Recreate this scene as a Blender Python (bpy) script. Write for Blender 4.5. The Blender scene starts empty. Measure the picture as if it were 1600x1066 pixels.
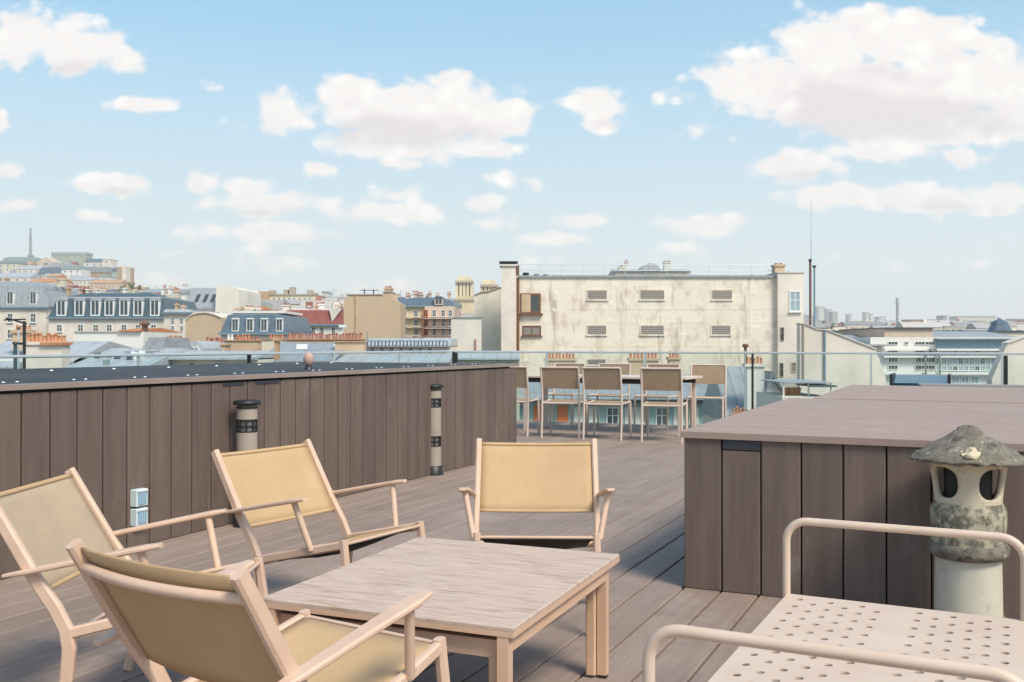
import bpy, math, random
from mathutils import Vector, Matrix
random.seed(7)
F, HOR, H = 1534.0, 539.0, 1.15
TH = math.radians(24.85)
GZ = -20.0
C = bpy.context.scene.collection
sc = bpy.context.scene
PI = math.pi

# ------------------------------------------------------------------ helpers
class MB:
    """collects boxes, bars, tubes; build() links them as ONE mesh object"""
    def __init__(s): s.v = []; s.f = []; s.m = []; s.sm = []
    def add(s, vs, fs, mi=0, smooth=False):
        o = len(s.v); s.v += [tuple(p) for p in vs]
        for f in fs: s.f.append([o+i for i in f]); s.m.append(mi); s.sm.append(smooth)
        return s
    def box(s, x0, x1, y0, y1, z0, z1, mi=0):
        vs = [(x,y,z) for z in (z0,z1) for x,y in ((x0,y0),(x1,y0),(x1,y1),(x0,y1))]
        return s.add(vs, [(3,2,1,0),(4,5,6,7),(0,1,5,4),(1,2,6,5),(2,3,7,6),(3,0,4,7)], mi)
    def cham(s, x0, x1, y0, y1, z0, z1, c=.004, mi=0):
        """box with chamfered long edges (top rim)"""
        vs = [(x0,y0,z0),(x1,y0,z0),(x1,y1,z0),(x0,y1,z0),(x0,y0,z1-c),(x1,y0,z1-c),(x1,y1,z1-c),(x0,y1,z1-c),
              (x0+c,y0+c,z1),(x1-c,y0+c,z1),(x1-c,y1-c,z1),(x0+c,y1-c,z1)]
        fs = [(3,2,1,0),(0,1,5,4),(1,2,6,5),(2,3,7,6),(3,0,4,7),(4,5,9,8),(5,6,10,9),(6,7,11,10),(7,4,8,11),(8,9,10,11)]
        return s.add(vs, fs, mi)
    def prism(s, prof, a0, a1, axis='x', mi=0):
        """closed 2-D profile (u,w) swept along axis; x: (y,z) profile, y: (x,z) profile, z: (x,y)"""
        n = len(prof); vs = []
        for a in (a0, a1):
            for u, w in prof:
                vs.append((a,u,w) if axis == 'x' else (u,a,w) if axis == 'y' else (u,w,a))
        fs = [tuple(range(n))[::-1], tuple(range(n, 2*n))] + [(i, (i+1) % n, n+(i+1) % n, n+i) for i in range(n)]
        return s.add(vs, fs, mi)
    def tube(s, pts, r, n=10, mi=0, smooth=True, close=False):
        pts = [Vector(p) for p in pts]; k = len(pts)
        rr = r if isinstance(r, (list, tuple)) else [r]*k
        vs = []; ref = None
        for i, p in enumerate(pts):
            t = (pts[min(i+1, k-1)]-pts[max(i-1, 0)]).normalized()
            if ref is None:
                ref = Vector((0,0,1)) if abs(t.z) < .9 else Vector((1,0,0))
            a = (ref-ref.dot(t)*t).normalized(); b = t.cross(a); ref = a
            for j in range(n):
                g = 2*PI*j/n; vs.append(p+(a*math.cos(g)+b*math.sin(g))*rr[i])
        fs = [(i*n+j, i*n+(j+1) % n, (i+1)*n+(j+1) % n, (i+1)*n+j) for i in range(k-1) for j in range(n)]
        s.add(vs, fs, mi, smooth)
        s.add(vs[:n], [tuple(range(n))[::-1]], mi); s.add(vs[-n:], [tuple(range(n))], mi)
        return s
    def bar(s, pts, w, h, side=(1,0,0), c=.25, mi=0):
        """rounded rectangular section swept along pts; w along 'side', h across it; w,h may be lists"""
        pts = [Vector(p) for p in pts]; k = len(pts); side = Vector(side)
        ws = w if isinstance(w, (list,tuple)) else [w]*k; hs = h if isinstance(h, (list,tuple)) else [h]*k
        vs = []
        for i, p in enumerate(pts):
            t = (pts[min(i+1, k-1)]-pts[max(i-1, 0)]).normalized()
            a = (side-side.dot(t)*t).normalized(); b = t.cross(a)
            W, Hh = ws[i]/2, hs[i]/2; q = min(W, Hh)*c*2
            for u, v in ((W,Hh-q),(W-q,Hh),(-W+q,Hh),(-W,Hh-q),(-W,-Hh+q),(-W+q,-Hh),(W-q,-Hh),(W,-Hh+q)):
                vs.append(p+a*u+b*v)
        n = 8
        fs = [(i*n+j, i*n+(j+1) % n, (i+1)*n+(j+1) % n, (i+1)*n+j) for i in range(k-1) for j in range(n)]
        fs += [tuple(range(n))[::-1], tuple(range((k-1)*n, k*n))]
        return s.add(vs, fs, mi)
    def lathe(s, prof, cx=0, cy=0, n=28, mi=0, smooth=True, jit=0, rnd=None):
        vs = []
        for r, z in prof:
            for j in range(n):
                g = 2*PI*j/n; q = 1+(rnd.uniform(-jit, jit) if rnd else 0)
                vs.append((cx+r*q*math.cos(g), cy+r*q*math.sin(g), z+(rnd.uniform(-jit, jit)*.15 if rnd else 0)))
        k = len(prof)
        fs = [(i*n+j, i*n+(j+1) % n, (i+1)*n+(j+1) % n, (i+1)*n+j) for i in range(k-1) for j in range(n)]
        s.add(vs, fs, mi, smooth)
        if prof[0][0] > 1e-4: s.add(vs[:n], [tuple(range(n))[::-1]], mi)
        if prof[-1][0] > 1e-4: s.add(vs[-n:], [tuple(range(n))], mi)
        return s
    def build(s, name, mats, parent=None, loc=None):
        me = bpy.data.meshes.new(name); me.from_pydata(s.v, [], s.f)
        for m in (mats if isinstance(mats, (list, tuple)) else [mats]): me.materials.append(m)
        me.polygons.foreach_set('material_index', s.m); me.polygons.foreach_set('use_smooth', s.sm)
        me.update()
        o = bpy.data.objects.new(name, me); C.objects.link(o)
        if parent: o.parent = parent
        if loc: o.location = loc
        return o

def tag(o, label=None, cat=None, group=None, kind=None):
    if label: o['label'] = label
    if cat: o['category'] = cat
    if group: o['group'] = group
    if kind: o['kind'] = kind
    return o
def thing(name, label, cat, loc=(0,0,0), rz=0, group=None):
    o = bpy.data.objects.new(name, None); o.empty_display_size = .2; C.objects.link(o)
    o.location = loc; o.rotation_euler = (0,0,rz); tag(o, label, cat, group); return o
def copy_tree(root, loc, rz, label):
    r = root.copy(); C.objects.link(r); r.location = loc; r.rotation_euler = (0,0,rz); r['label'] = label
    for ch in list(root.children):
        c = ch.copy(); C.objects.link(c); c.parent = r
        for g in ch.children:
            d = g.copy(); C.objects.link(d); d.parent = c
    return r
def X(px, d): return (px-800)*d/F
def Z(py, d): return H+(HOR-py)*d/F

# ------------------------------------------------------------------ materials
def mat(name, col, rough=.6, metal=0, spec=.5):
    m = bpy.data.materials.new(name); m.use_nodes = True; b = m.node_tree.nodes['Principled BSDF']
    b.inputs['Base Color'].default_value = (*col, 1); b.inputs['Roughness'].default_value = rough
    b.inputs['Metallic'].default_value = metal; b.inputs['Specular IOR Level'].default_value = spec
    return m
def nmat(name, c1, c2, scale=4, stretch=(1,1,1), rough=.7, bump=0, detail=6, island=0, c3=None, s3=1.5, t3=.6, spec=.3, w3=.12, bscale=None, metal=0, st3=None):
    """two-tone noise material; optional third tone in patches; per-island brightness; bump"""
    m = mat(name, c1, rough, metal, spec); nt = m.node_tree; N = nt.nodes; L = nt.links; b = N['Principled BSDF']
    tc = N.new('ShaderNodeTexCoord'); mp = N.new('ShaderNodeMapping'); mp.inputs['Scale'].default_value = stretch
    L.new(tc.outputs['Object'], mp.inputs['Vector'])
    nz = N.new('ShaderNodeTexNoise'); nz.inputs['Scale'].default_value = scale; nz.inputs['Detail'].default_value = detail; nz.inputs['Roughness'].default_value = .62
    L.new(mp.outputs[0], nz.inputs['Vector'])
    rp = N.new('ShaderNodeMapRange'); rp.inputs['From Min'].default_value = .32; rp.inputs['From Max'].default_value = .68
    L.new(nz.outputs['Fac'], rp.inputs['Value'])
    mx = N.new('ShaderNodeMix'); mx.data_type = 'RGBA'; mx.inputs[6].default_value = (*c1,1); mx.inputs[7].default_value = (*c2,1)
    L.new(rp.outputs[0], mx.inputs[0]); out = mx.outputs[2]
    if c3:
        n3 = N.new('ShaderNodeTexNoise'); n3.inputs['Scale'].default_value = s3; n3.inputs['Detail'].default_value = 8; n3.inputs['Roughness'].default_value = .7
        if st3:
            mp3 = N.new('ShaderNodeMapping'); mp3.inputs['Scale'].default_value = st3
            L.new(tc.outputs['Object'], mp3.inputs['Vector']); L.new(mp3.outputs[0], n3.inputs['Vector'])
        else: L.new(tc.outputs['Object'], n3.inputs['Vector'])
        r3 = N.new('ShaderNodeMapRange'); r3.inputs['From Min'].default_value = t3-w3/2; r3.inputs['From Max'].default_value = t3+w3/2
        L.new(n3.outputs['Fac'], r3.inputs['Value'])
        m3 = N.new('ShaderNodeMix'); m3.data_type = 'RGBA'; L.new(r3.outputs[0], m3.inputs[0]); L.new(out, m3.inputs[6]); m3.inputs[7].default_value = (*c3,1)
        out = m3.outputs[2]
    if island:
        ge = N.new('ShaderNodeNewGeometry'); mr = N.new('ShaderNodeMapRange'); mr.inputs['To Min'].default_value = 1-island; mr.inputs['To Max'].default_value = 1+island
        L.new(ge.outputs['Random Per Island'], mr.inputs['Value'])
        vm = N.new('ShaderNodeVectorMath'); vm.operation = 'SCALE'; L.new(out, vm.inputs[0]); L.new(mr.outputs[0], vm.inputs['Scale']); out = vm.outputs[0]
    L.new(out, b.inputs['Base Color'])
    if bump:
        bp = N.new('ShaderNodeBump'); bp.inputs['Strength'].default_value = bump; bp.inputs['Distance'].default_value = .01
        if bscale:
            nb = N.new('ShaderNodeTexNoise'); nb.inputs['Scale'].default_value = bscale; nb.inputs['Detail'].default_value = 4
            L.new(mp.outputs[0], nb.inputs['Vector']); L.new(nb.outputs['Fac'], bp.inputs['Height'])
        else: L.new(nz.outputs['Fac'], bp.inputs['Height'])
        L.new(bp.outputs[0], b.inputs['Normal'])
    return m
def layer(m, col, scale, stretch, t, w, amt):
    """one more patchy tone over a noise material's colour"""
    nt = m.node_tree; N = nt.nodes; L = nt.links; b = N['Principled BSDF']; src = b.inputs['Base Color'].links[0].from_socket
    tc = [n for n in N if n.type == 'TEX_COORD'][0]; mp = N.new('ShaderNodeMapping'); mp.inputs['Scale'].default_value = stretch; mp.inputs['Location'].default_value = (3.7,1.9,5.3); L.new(tc.outputs['Object'], mp.inputs['Vector'])
    n = N.new('ShaderNodeTexNoise'); n.inputs['Scale'].default_value = scale; n.inputs['Detail'].default_value = 9; n.inputs['Roughness'].default_value = .68; L.new(mp.outputs[0], n.inputs['Vector'])
    r = N.new('ShaderNodeMapRange'); r.inputs['From Min'].default_value = t-w/2; r.inputs['From Max'].default_value = t+w/2; r.inputs['To Max'].default_value = amt; L.new(n.outputs['Fac'], r.inputs['Value'])
    x = N.new('ShaderNodeMix'); x.data_type = 'RGBA'; L.new(r.outputs[0], x.inputs[0]); L.new(src, x.inputs[6]); x.inputs[7].default_value = (*col,1); L.new(x.outputs[2], b.inputs['Base Color'])
def fabric(name, c1, c2, transl=.25):
    m = nmat(name, c1, c2, 7, (1,1,1), .85, .0, 3); nt = m.node_tree; N = nt.nodes; L = nt.links; b = N['Principled BSDF']
    layer(m, tuple(x*.78 for x in c1), 90, (1,.2,.2), .60, .14, .22); layer(m, tuple(min(1,x*1.15) for x in c1), 2.5, (1,1,1), .58, .25, .25)
    w = N.new('ShaderNodeTexChecker'); w.inputs['Scale'].default_value = 420
    tc = [n for n in N if n.type == 'TEX_COORD'][0]; L.new(tc.outputs['Object'], w.inputs['Vector'])
    bp = N.new('ShaderNodeBump'); bp.inputs['Strength'].default_value = .25; bp.inputs['Distance'].default_value = .002
    L.new(w.outputs['Fac'], bp.inputs['Height']); L.new(bp.outputs[0], b.inputs['Normal'])
    tr = N.new('ShaderNodeBsdfTranslucent'); tr.inputs['Color'].default_value = (*c1,1)
    ms = N.new('ShaderNodeMixShader'); ms.inputs[0].default_value = transl
    o = N['Material Output']; L.new(b.outputs[0], ms.inputs[1]); L.new(tr.outputs[0], ms.inputs[2]); L.new(ms.outputs[0], o.inputs['Surface'])
    return m

M = {}
M['deck'] = nmat('deck_board', (.255,.188,.155), (.325,.247,.207), 3, (9,.55,1), .62, .22, 8, island=.07, c3=(.40,.32,.275), s3=1.3, t3=.66, w3=.2, spec=.35)
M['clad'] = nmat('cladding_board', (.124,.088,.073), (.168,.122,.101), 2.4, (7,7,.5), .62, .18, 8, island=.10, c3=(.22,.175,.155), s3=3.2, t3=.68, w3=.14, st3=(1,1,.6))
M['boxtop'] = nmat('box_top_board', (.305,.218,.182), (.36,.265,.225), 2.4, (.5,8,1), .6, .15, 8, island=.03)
M['coping'] = nmat('coping_edge', (.25,.19,.165), (.31,.24,.21), 3, (1,1,1), .55, .05)
M['dark'] = mat('dark_gap', (.012,.011,.011), .9)
M['slot'] = mat('vent_slot_metal', (.03,.035,.045), .4)
M['membrane'] = nmat('roof_membrane', (.030,.038,.044), (.055,.063,.070), 1.2, (1,1,1), .75, .3, 8, c3=(.10,.11,.11), s3=.8, t3=.66)
M['frame'] = nmat('powder_coated_frame', (.60,.405,.295), (.66,.465,.35), 9, (1,1,1), .38, .03, 4, spec=.5)
M['sling'] = fabric('sling_fabric', (.475,.315,.172), (.515,.35,.20), .0)
M['dsling'] = fabric('grey_brown_sling', (.36,.25,.165), (.42,.30,.20), .12)
M['dframe'] = nmat('pale_chair_frame', (.60,.48,.40), (.66,.54,.45), 9, (1,1,1), .4, .02, 3)
M['ttop'] = nmat('weathered_wood_look_top', (.49,.355,.285), (.60,.46,.38), 5, (1.6,11,1), .55, .12, 9, c3=(.36,.26,.195), s3=6, t3=.58, w3=.16, st3=(1.1,7,1))
M['tedge'] = nmat('table_edge', (.60,.38,.255), (.66,.44,.31), 6, (1,1,1), .45, .03)
M['bench'] = nmat('bench_metal', (.57,.43,.335), (.64,.50,.405), 5, (1,1,1), .42, .03, 5, c3=(.44,.31,.24), s3=7, t3=.74, w3=.16)
M['rubber_and_shade'] = mat('rubber_foot_seat_shade', (.02,.02,.02), .8)  # rubber feet, and the black shade sheet under the lounge seats
M['white'] = mat('white_paint', (.78,.78,.75), .5)
M['socket'] = mat('socket_plastic', (.62,.70,.72), .4)
M['socketlid'] = mat('socket_lid', (.28,.42,.52), .35)
M['bollard'] = nmat('bollard_body', (.33,.27,.225), (.40,.335,.28), 9, (1,1,.4), .55, .1)
M['black'] = mat('black_metal', (.018,.019,.02), .45)
M['louvre'] = mat('bollard_lens', (.16,.16,.155), .25)
M['steel'] = mat('brushed_steel', (.60,.62,.62), .3, .9)
M['rail'] = mat('rail_metal', (.66,.70,.70), .35, .6)
M['terra'] = nmat('terracotta', (.45,.19,.10), (.56,.27,.15), 6, (1,1,1), .8, .2, 5, island=.22)
M['terra2'] = nmat('old_red_clay', (.33,.125,.095), (.43,.19,.14), 6, (1,1,1), .85, .2, 5, island=.2)
M['stack'] = nmat('tan_render', (.48,.34,.22), (.58,.44,.30), .8, (1,1,1), .9, .2, 8, c3=(.36,.24,.15), s3=.7, t3=.62)
M['orange'] = mat('orange_shutter', (.70,.17,.04), .6)
M['trunk'] = mat('bark', (.09,.06,.04), .9)
M['leaf'] = nmat('foliage', (.085,.11,.030), (.17,.19,.055), .8, (1,1,1), .8, 0, 3, island=.3)
def plaster(name, c, dirt=.72, s=.25, t=.56, w=.22):
    return nmat(name, c, tuple(x*.88 for x in c), s*1.6, (1,1,.6), .92, .12, 9, c3=tuple(x*dirt for x in c), s3=s, t3=t, w3=w, spec=.15)
M['cream'] = plaster('cream_render', (.74,.66,.54))
M['cream2'] = plaster('warm_ivory_render', (.79,.70,.60))
M['pale'] = plaster('pale_grey_render', (.70,.65,.57), .8)
M['whitew'] = plaster('white_render', (.78,.75,.69), .86)
M['tan'] = plaster('tan_render_wall', (.58,.44,.30), .82, .12)
M['yellow'] = plaster('yellow_stone', (.74,.64,.43), .8)
M['pinkst'] = plaster('pinkish_stone', (.66,.51,.41), .74, .3)
M['green'] = plaster('grey_green_render', (.42,.45,.36), .8)
M['gold'] = plaster('golden_stone', (.74,.59,.38), .72, .3)
M['aqua'] = plaster('pale_aqua_render', (.42,.54,.53), .85, .3)
def zinc(name, c):
    m = nmat(name, c, tuple(x*.80 for x in c), 1.2, (6,.4,.4), .42, .15, 6, spec=.5, c3=tuple(x*.60 for x in c), s3=.9, t3=.62, w3=.2)
    nt = m.node_tree; N = nt.nodes; L = nt.links; b = N['Principled BSDF']; src = b.inputs['Base Color'].links[0].from_socket
    tc = [n for n in N if n.type == 'TEX_COORD'][0]; sp = N.new('ShaderNodeSeparateXYZ'); L.new(tc.outputs['Object'], sp.inputs[0])
    pg = N.new('ShaderNodeMath'); pg.operation = 'PINGPONG'; L.new(sp.outputs['X'], pg.inputs[0]); pg.inputs[1].default_value = .33
    r = N.new('ShaderNodeMapRange'); r.inputs['From Min'].default_value = .0; r.inputs['From Max'].default_value = .05; r.inputs['To Min'].default_value = .55; r.inputs['To Max'].default_value = 0; L.new(pg.outputs[0], r.inputs['Value'])
    x = N.new('ShaderNodeMix'); x.data_type = 'RGBA'; L.new(r.outputs[0], x.inputs[0]); L.new(src, x.inputs[6]); x.inputs[7].default_value = tuple(q*.35 for q in c)+(1,); L.new(x.outputs[2], b.inputs['Base Color'])
    return m
M['zinc'] = zinc('zinc_roof', (.33,.35,.37))
M['zincl'] = zinc('light_zinc_roof', (.46,.48,.50))
M['slate'] = zinc('blue_slate', (.105,.15,.20))
M['slated'] = zinc('dark_teal_slate', (.07,.11,.135))
M['redroof'] = nmat('dark_red_roof', (.24,.075,.065), (.31,.11,.09), .9, (3,1,1), .8, .2, 6, c3=(.33,.13,.10), s3=.5, t3=.64)
M['tile'] = nmat('orange_tile', (.44,.17,.08), (.55,.25,.12), 1.5, (1,1,1), .85, .2, 5)
M['browntile'] = nmat('brown_tile', (.40,.24,.13), (.50,.32,.19), 1, (1,1,1), .85, .2, 5)
M['greenroof'] = zinc('green_grey_roof', (.24,.30,.27))
M['pane'] = mat('window_glass', (.035,.055,.065), .08, 0, .8)
M['panel'] = mat('pale_window_glass', (.28,.38,.42), .15, 0, .8)
M['wframe'] = mat('window_frame_white', (.72,.72,.68), .5)
M['grille'] = mat('grey_louvre', (.24,.21,.18), .6)
M['sill'] = mat('stone_sill', (.40,.33,.26), .8)
M['brown'] = mat('brown_pipe', (.16,.07,.035), .6)
M['bluepipe'] = mat('blue_grey_pipe', (.22,.32,.38), .4, .5)
M['asphalt'] = nmat('street_asphalt', (.05,.05,.052), (.07,.068,.066), .3, (1,1,1), .9)
M['hillm'] = nmat('hill_ground', (.10,.11,.055), (.19,.17,.11), .02, (1,1,1), .95)
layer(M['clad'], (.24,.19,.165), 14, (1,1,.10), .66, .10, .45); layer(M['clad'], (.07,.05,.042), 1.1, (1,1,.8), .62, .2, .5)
layer(M['deck'], (.17,.13,.11), 1.6, (1,1,1), .60, .25, .45); layer(M['deck'], (.46,.38,.33), 22, (1,1,1), .72, .08, .5)
layer(M['boxtop'], (.40,.33,.29), 2.2, (1,1,1), .62, .2, .4); layer(M['ttop'], (.30,.21,.15), 9, (1.2,14,1), .66, .08, .7)
layer(M['bench'], (.40,.30,.23), 24, (1,1,1), .72, .06, .6); layer(M['membrane'], (.14,.14,.13), 3, (1,1,1), .64, .15, .5)
def glassmat():
    m = bpy.data.materials.new('balustrade_glass'); m.use_nodes = True; nt = m.node_tree; N = nt.nodes; L = nt.links
    N.remove(N['Principled BSDF']); o = N['Material Output']
    t = N.new('ShaderNodeBsdfTransparent'); t.inputs['Color'].default_value = (.93,.972,.968,1)
    g = N.new('ShaderNodeBsdfGlossy'); g.inputs['Roughness'].default_value = .03; g.inputs['Color'].default_value = (.9,1,1,1)
    fr = N.new('ShaderNodeFresnel'); fr.inputs['IOR'].default_value = 1.45
    mx = N.new('ShaderNodeMixShader'); ge = N.new('ShaderNodeNewGeometry'); k = N.new('ShaderNodeMath'); k.operation = 'MULTIPLY_ADD'; L.new(ge.outputs['Backfacing'], k.inputs[0]); k.inputs[1].default_value = -1; k.inputs[2].default_value = 1
    k2 = N.new('ShaderNodeMath'); k2.operation = 'MULTIPLY'; L.new(fr.outputs[0], k2.inputs[0]); L.new(k.outputs[0], k2.inputs[1]); L.new(k2.outputs[0], mx.inputs[0]); L.new(t.outputs[0], mx.inputs[1]); L.new(g.outputs[0], mx.inputs[2]); L.new(mx.outputs[0], o.inputs['Surface'])
    return m
M['glass'] = glassmat()
M['city_wall'] = nmat('far_wall', (.60,.52,.42), (.72,.64,.52), .02, (1,1,1), .9, 0, 4, island=.25)
M['city_roof'] = nmat('far_roof', (.30,.32,.34), (.42,.36,.32), .02, (1,1,1), .8, 0, 3, island=.3)

# ------------------------------------------------------------------ setting
BX = Vector((.813, 4.654, 0)); U = Vector((math.sin(TH), math.cos(TH), 0)); V = Vector((math.cos(TH), -math.sin(TH), 0))
def W(s, t, z=0): return BX+V*s+U*t+Vector((0,0,z))
def terr(name, label=None, cat=None, group=None, s=0, t=0, z=0):   # thing in the terrace frame: local x = V, local y = U
    return thing(name, label, cat, W(s,t,z), -TH, group)
def place_terr(o): o.location = BX; o.rotation_euler = (0,0,-TH); return o
T_END = 9.15; S_L = -3.067; S_G = -6.15; S_R = 6.3

tag(MB().box(-2600,2600,-60,2640,GZ-.5,GZ).build('ground', M['asphalt']), kind='structure')
b = MB(); k0 = int(S_G/.175)-1; k = k0
r_ = random.Random(3)
while k*.175 < S_R:
    s0 = k*.175+.0045; s1 = (k+1)*.175-.0045
    cuts = [-9.0]; t = -9+r_.uniform(.5,3)
    while t < T_END-.8: cuts.append(t); t += 3.6
    cuts.append(T_END)
    for a, c in zip(cuts[:-1], cuts[1:]):
        b.cham(s0, s1, a+.002, c-.002, -.028, r_.uniform(-.0008,.0008), .004)
    k += 1
deck = place_terr(b.build('deck', M['deck'])); tag(deck, kind='structure')
tag(place_terr(MB().box(S_G-.3,S_R,-9,T_END,-.6,-.032).box(S_G-.3,S_R,T_END,T_END+.12,-.6,-.05).build('roof_slab', M['dark'])), kind='structure')
hb = terr('terrace_building', 'pale rendered building block carrying the boarded roof terrace', 'building')
MB().box(S_G-.25,S_R,-9,T_END+.1,GZ,-.61).build('wall', M['pale'], hb)

# left raised parapet clad in boards, dark roofing on top
lp = terr('clad_parapet', 'long brown board clad roof box on the left, dark roofing felt on its top', 'parapet')
WH = .953; T0, T1 = -9.0, 4.81
MB().box(S_G+.1,S_L-.028,T0,T1-.028,0,WH-.06).build('core', M['dark'], lp)
b = MB(); t = T1
wv = [(-.30+.0, 6)]
slots = [(-1.80,.34),(.32,.20),(.63,.25),(.92,.13)]
while t > T0:
    w = .17; b.add([(S_L-.022,t-w+.0045,0.004),(S_L-.004,t-w+.0045,.004),(S_L,t-w+.010,.004),(S_L,t-.010,.004),(S_L-.004,t-.0045,.004),(S_L-.022,t-.0045,.004)]+
        [(S_L-.022,t-w+.0045,WH-.045),(S_L-.004,t-w+.0045,WH-.045),(S_L,t-w+.010,WH-.045),(S_L,t-.010,WH-.045),(S_L-.004,t-.0045,WH-.045),(S_L-.022,t-.0045,WH-.045)],
        [(0,1,2,3,4,5)[::-1],(6,7,8,9,10,11)]+[(i,(i+1)%6,6+(i+1)%6,6+i) for i in range(6)])
    t -= w
s = S_L-.035
while s > S_G+.2:      # end face boards
    b.box(s-.165, s-.003, T1-.022, T1, .004, WH-.045); s -= .17
b.build('cladding', M['clad'], lp)
MB().box(S_L-.06,S_L+.016,T0,T1+.02,WH-.028,WH).box(S_G+.1,S_L-.06,T1-.05,T1+.02,WH-.028,WH).build('coping', M['coping'], lp)
MB().box(S_G+.1,S_L-.062,T0,T1-.052,WH-.06,WH-.006).build('roof_felt', M['membrane'], lp)
for (a, w) in slots:
    MB().box(S_L-.004,S_L+.004,a,a+w,WH-.066,WH-.046).build('vent_slot', M['slot'], lp)
r_ = random.Random(5)
for i in range(16):
    tt = -2.3+i*.46
    for q in (0,.085):
        MB().lathe([(.010,0),(.010,.006),(.006,.010),(0,.011)], S_L-.42, tt+q, 10).build('roof_bolt', M['white'], lp).location = (0,0,WH-.012)
for i in range(11):
    MB().lathe([(.014,0),(.014,.008),(.008,.014),(0,.015)], S_L-2.2, -1.6+i*.62, 10).build('roof_bolt', M['white'], lp).location = (0,0,WH-.012)
MB().lathe([(.012,0),(.012,.003)], 0, 0, 10).build('knot_hole', M['dark'], lp)
kh = lp.children[-1]; kh.rotation_euler = (0,PI/2,0); kh.location = (S_L-.001,-1.10,.62)

# vent cowl standing on the felt
vc = thing('vent_cowl', 'small weathered pinkish clay vent cowl on the dark roofing felt', 'vent', W(S_L-.62,2.05,WH-.012), -TH)
MB().lathe([(.040,0),(.036,.02),(.022,.03),(.02,.045)],n=16).build('base', M['black'], vc)
MB().lathe([(.02,.04),(.034,.05),(.043,.085),(.040,.115),(.028,.135),(.012,.145),(0,.146)],n=16).build('cap', nmat('weathered_clay', (.42,.25,.21),(.55,.36,.31),18,bump=.2), vc)

# glass balustrades
def balustrade(label, p0, p1, z0, z1, posts, seg=1.55, skip=()):
    a = Vector(p0); c = Vector(p1); Ld = (c-a).length; ang = math.atan2(c.y-a.y, c.x-a.x)
    g = thing('glass_balustrade', label, 'balustrade', a, ang)
    n = max(1, round(Ld/seg)); q = Ld/n
    for i in range(n):
        zb = z0(i/n) if callable(z0) else z0
        MB().box(i*q+.012,(i+1)*q-.012,-.006,.006,zb,z1-.012).build('glass_panel', M['glass'], g)
    if posts:
        for i in range(n+1):
            zb = z0(min(i/n,.999)) if callable(z0) else z0
            MB().box(i*q-.012,i*q+.012,-.022,.022,zb,z1-.011).build('post', M['rail'] if i % 3 else M['black'], g)
    MB().bar([(0,0,z1),(Ld,0,z1)], .045, .028, (0,1,0)).build('handrail', M['rail'], g)
    return g
A0 = W(S_G,-5.5); A1 = W(S_G,T_END)
frac = (T1+5.5)/(T_END+5.5)
balustrade('glass balustrade with a thin pale rail along the back of the dark roofing felt', A0, A1, lambda f: WH-.01 if f < frac-.02 else .0, 1.05, True)
balustrade('glass balustrade with a pale rail across the far deck edge, behind the dining chairs', W(S_G+.05,T_END), W(S_R-.05,T_END-.0), .02, 1.04, True, 1.6)

# right clad boxes
def cladbox(label, s0, s1, t0, t1, h, dark=False):
    g = terr('clad_box', label, 'roof box')
    MB().box(s0+.025,s1,t0+.025,t1,0,h-.05).build('core', M['dark'], g)
    b = MB(); s = s0
    bw = .18
    while s < s1:
        e = min(s+bw, s1); x0, x1 = s+.0035, e-.0035
        hh = h-.085 if abs(s-(s0+bw)) < .01 and not dark else h-.034
        b.add([(x0,t0+.022,.004),(x0,t0+.003,.004),(x0+.004,t0,.004),(x1-.004,t0,.004),(x1,t0+.003,.004),(x1,t0+.022,.004)]+
              [(x0,t0+.022,hh),(x0,t0+.003,hh),(x0+.004,t0,hh),(x1-.004,t0,hh),(x1,t0+.003,hh),(x1,t0+.022,hh)],
              [(0,1,2,3,4,5),(11,10,9,8,7,6)]+[(i,6+i,6+(i+1)%6,(i+1)%6) for i in range(6)])
        s = e
    t = t0+.03
    while t < t1:
        e = min(t+bw, t1); b.box(s0,s0+.022,t+.0035,e-.0035,.004,h-.034); t = e
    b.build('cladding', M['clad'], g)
    b = MB(); t = t0+.09
    while t < t1-.02:
        e = min(t+.165, t1-.012); b.cham(s0+.095, s1, t+.0015, e-.0015, h-.03, h-.0015, .003); t = e
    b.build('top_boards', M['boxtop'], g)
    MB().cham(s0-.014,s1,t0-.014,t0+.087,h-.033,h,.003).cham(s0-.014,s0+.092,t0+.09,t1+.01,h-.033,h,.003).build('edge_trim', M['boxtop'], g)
    return g
b1 = cladbox('nearer brown board clad box on the right with a flat boarded top', 0, 4.6, 0, 3.14, .744)
MB().box(.186,.36,-.002,.016,.744-.08,.744-.036).build('vent_slot', M['slot'], b1)
cladbox('farther board clad box beyond the big one, topped by the same flat boards', .16, 5.2, 3.26, 6.05, .742, True)

# ledge, skylight behind the far box
g = terr('metal_flashing', 'pale grey metal ledge along the back of the far clad box', 'ledge')
MB().box(.80,1.72,6.07,6.30,.3,.752).box(.78,1.74,6.06,6.09,.7525,.765).build('ledge', M['steel'], g)
g = terr('roof_skylight', 'dark blue glazed skylight standing behind the far clad box', 'skylight')
MB().box(.46,1.0,7.6,8.1,0,.66).build('kerb', M['pale'], g)
MB().prism([(7.58,.66),(8.12,.74),(8.12,.79),(7.58,.71)],.44,1.02,'x').build('glazing', mat('dark_blue_glass',(.02,.06,.09),.1,0,.8), g)
for q_ in (.41,1.02): MB().box(q_,q_+.03,7.55,8.15,.60,.81).build('frame', M['black'], g)
g = terr('rail_post', 'slim dark upright post at the right end of the far box', 'post', s=1.58, t=6.7)
MB().box(-.02,.02,-.02,.02,0,1.04).build('shaft', M['black'], g)
MB().box(-.05,.05,-.05,.05,0,.012).build('base', M['black'], g)

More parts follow.
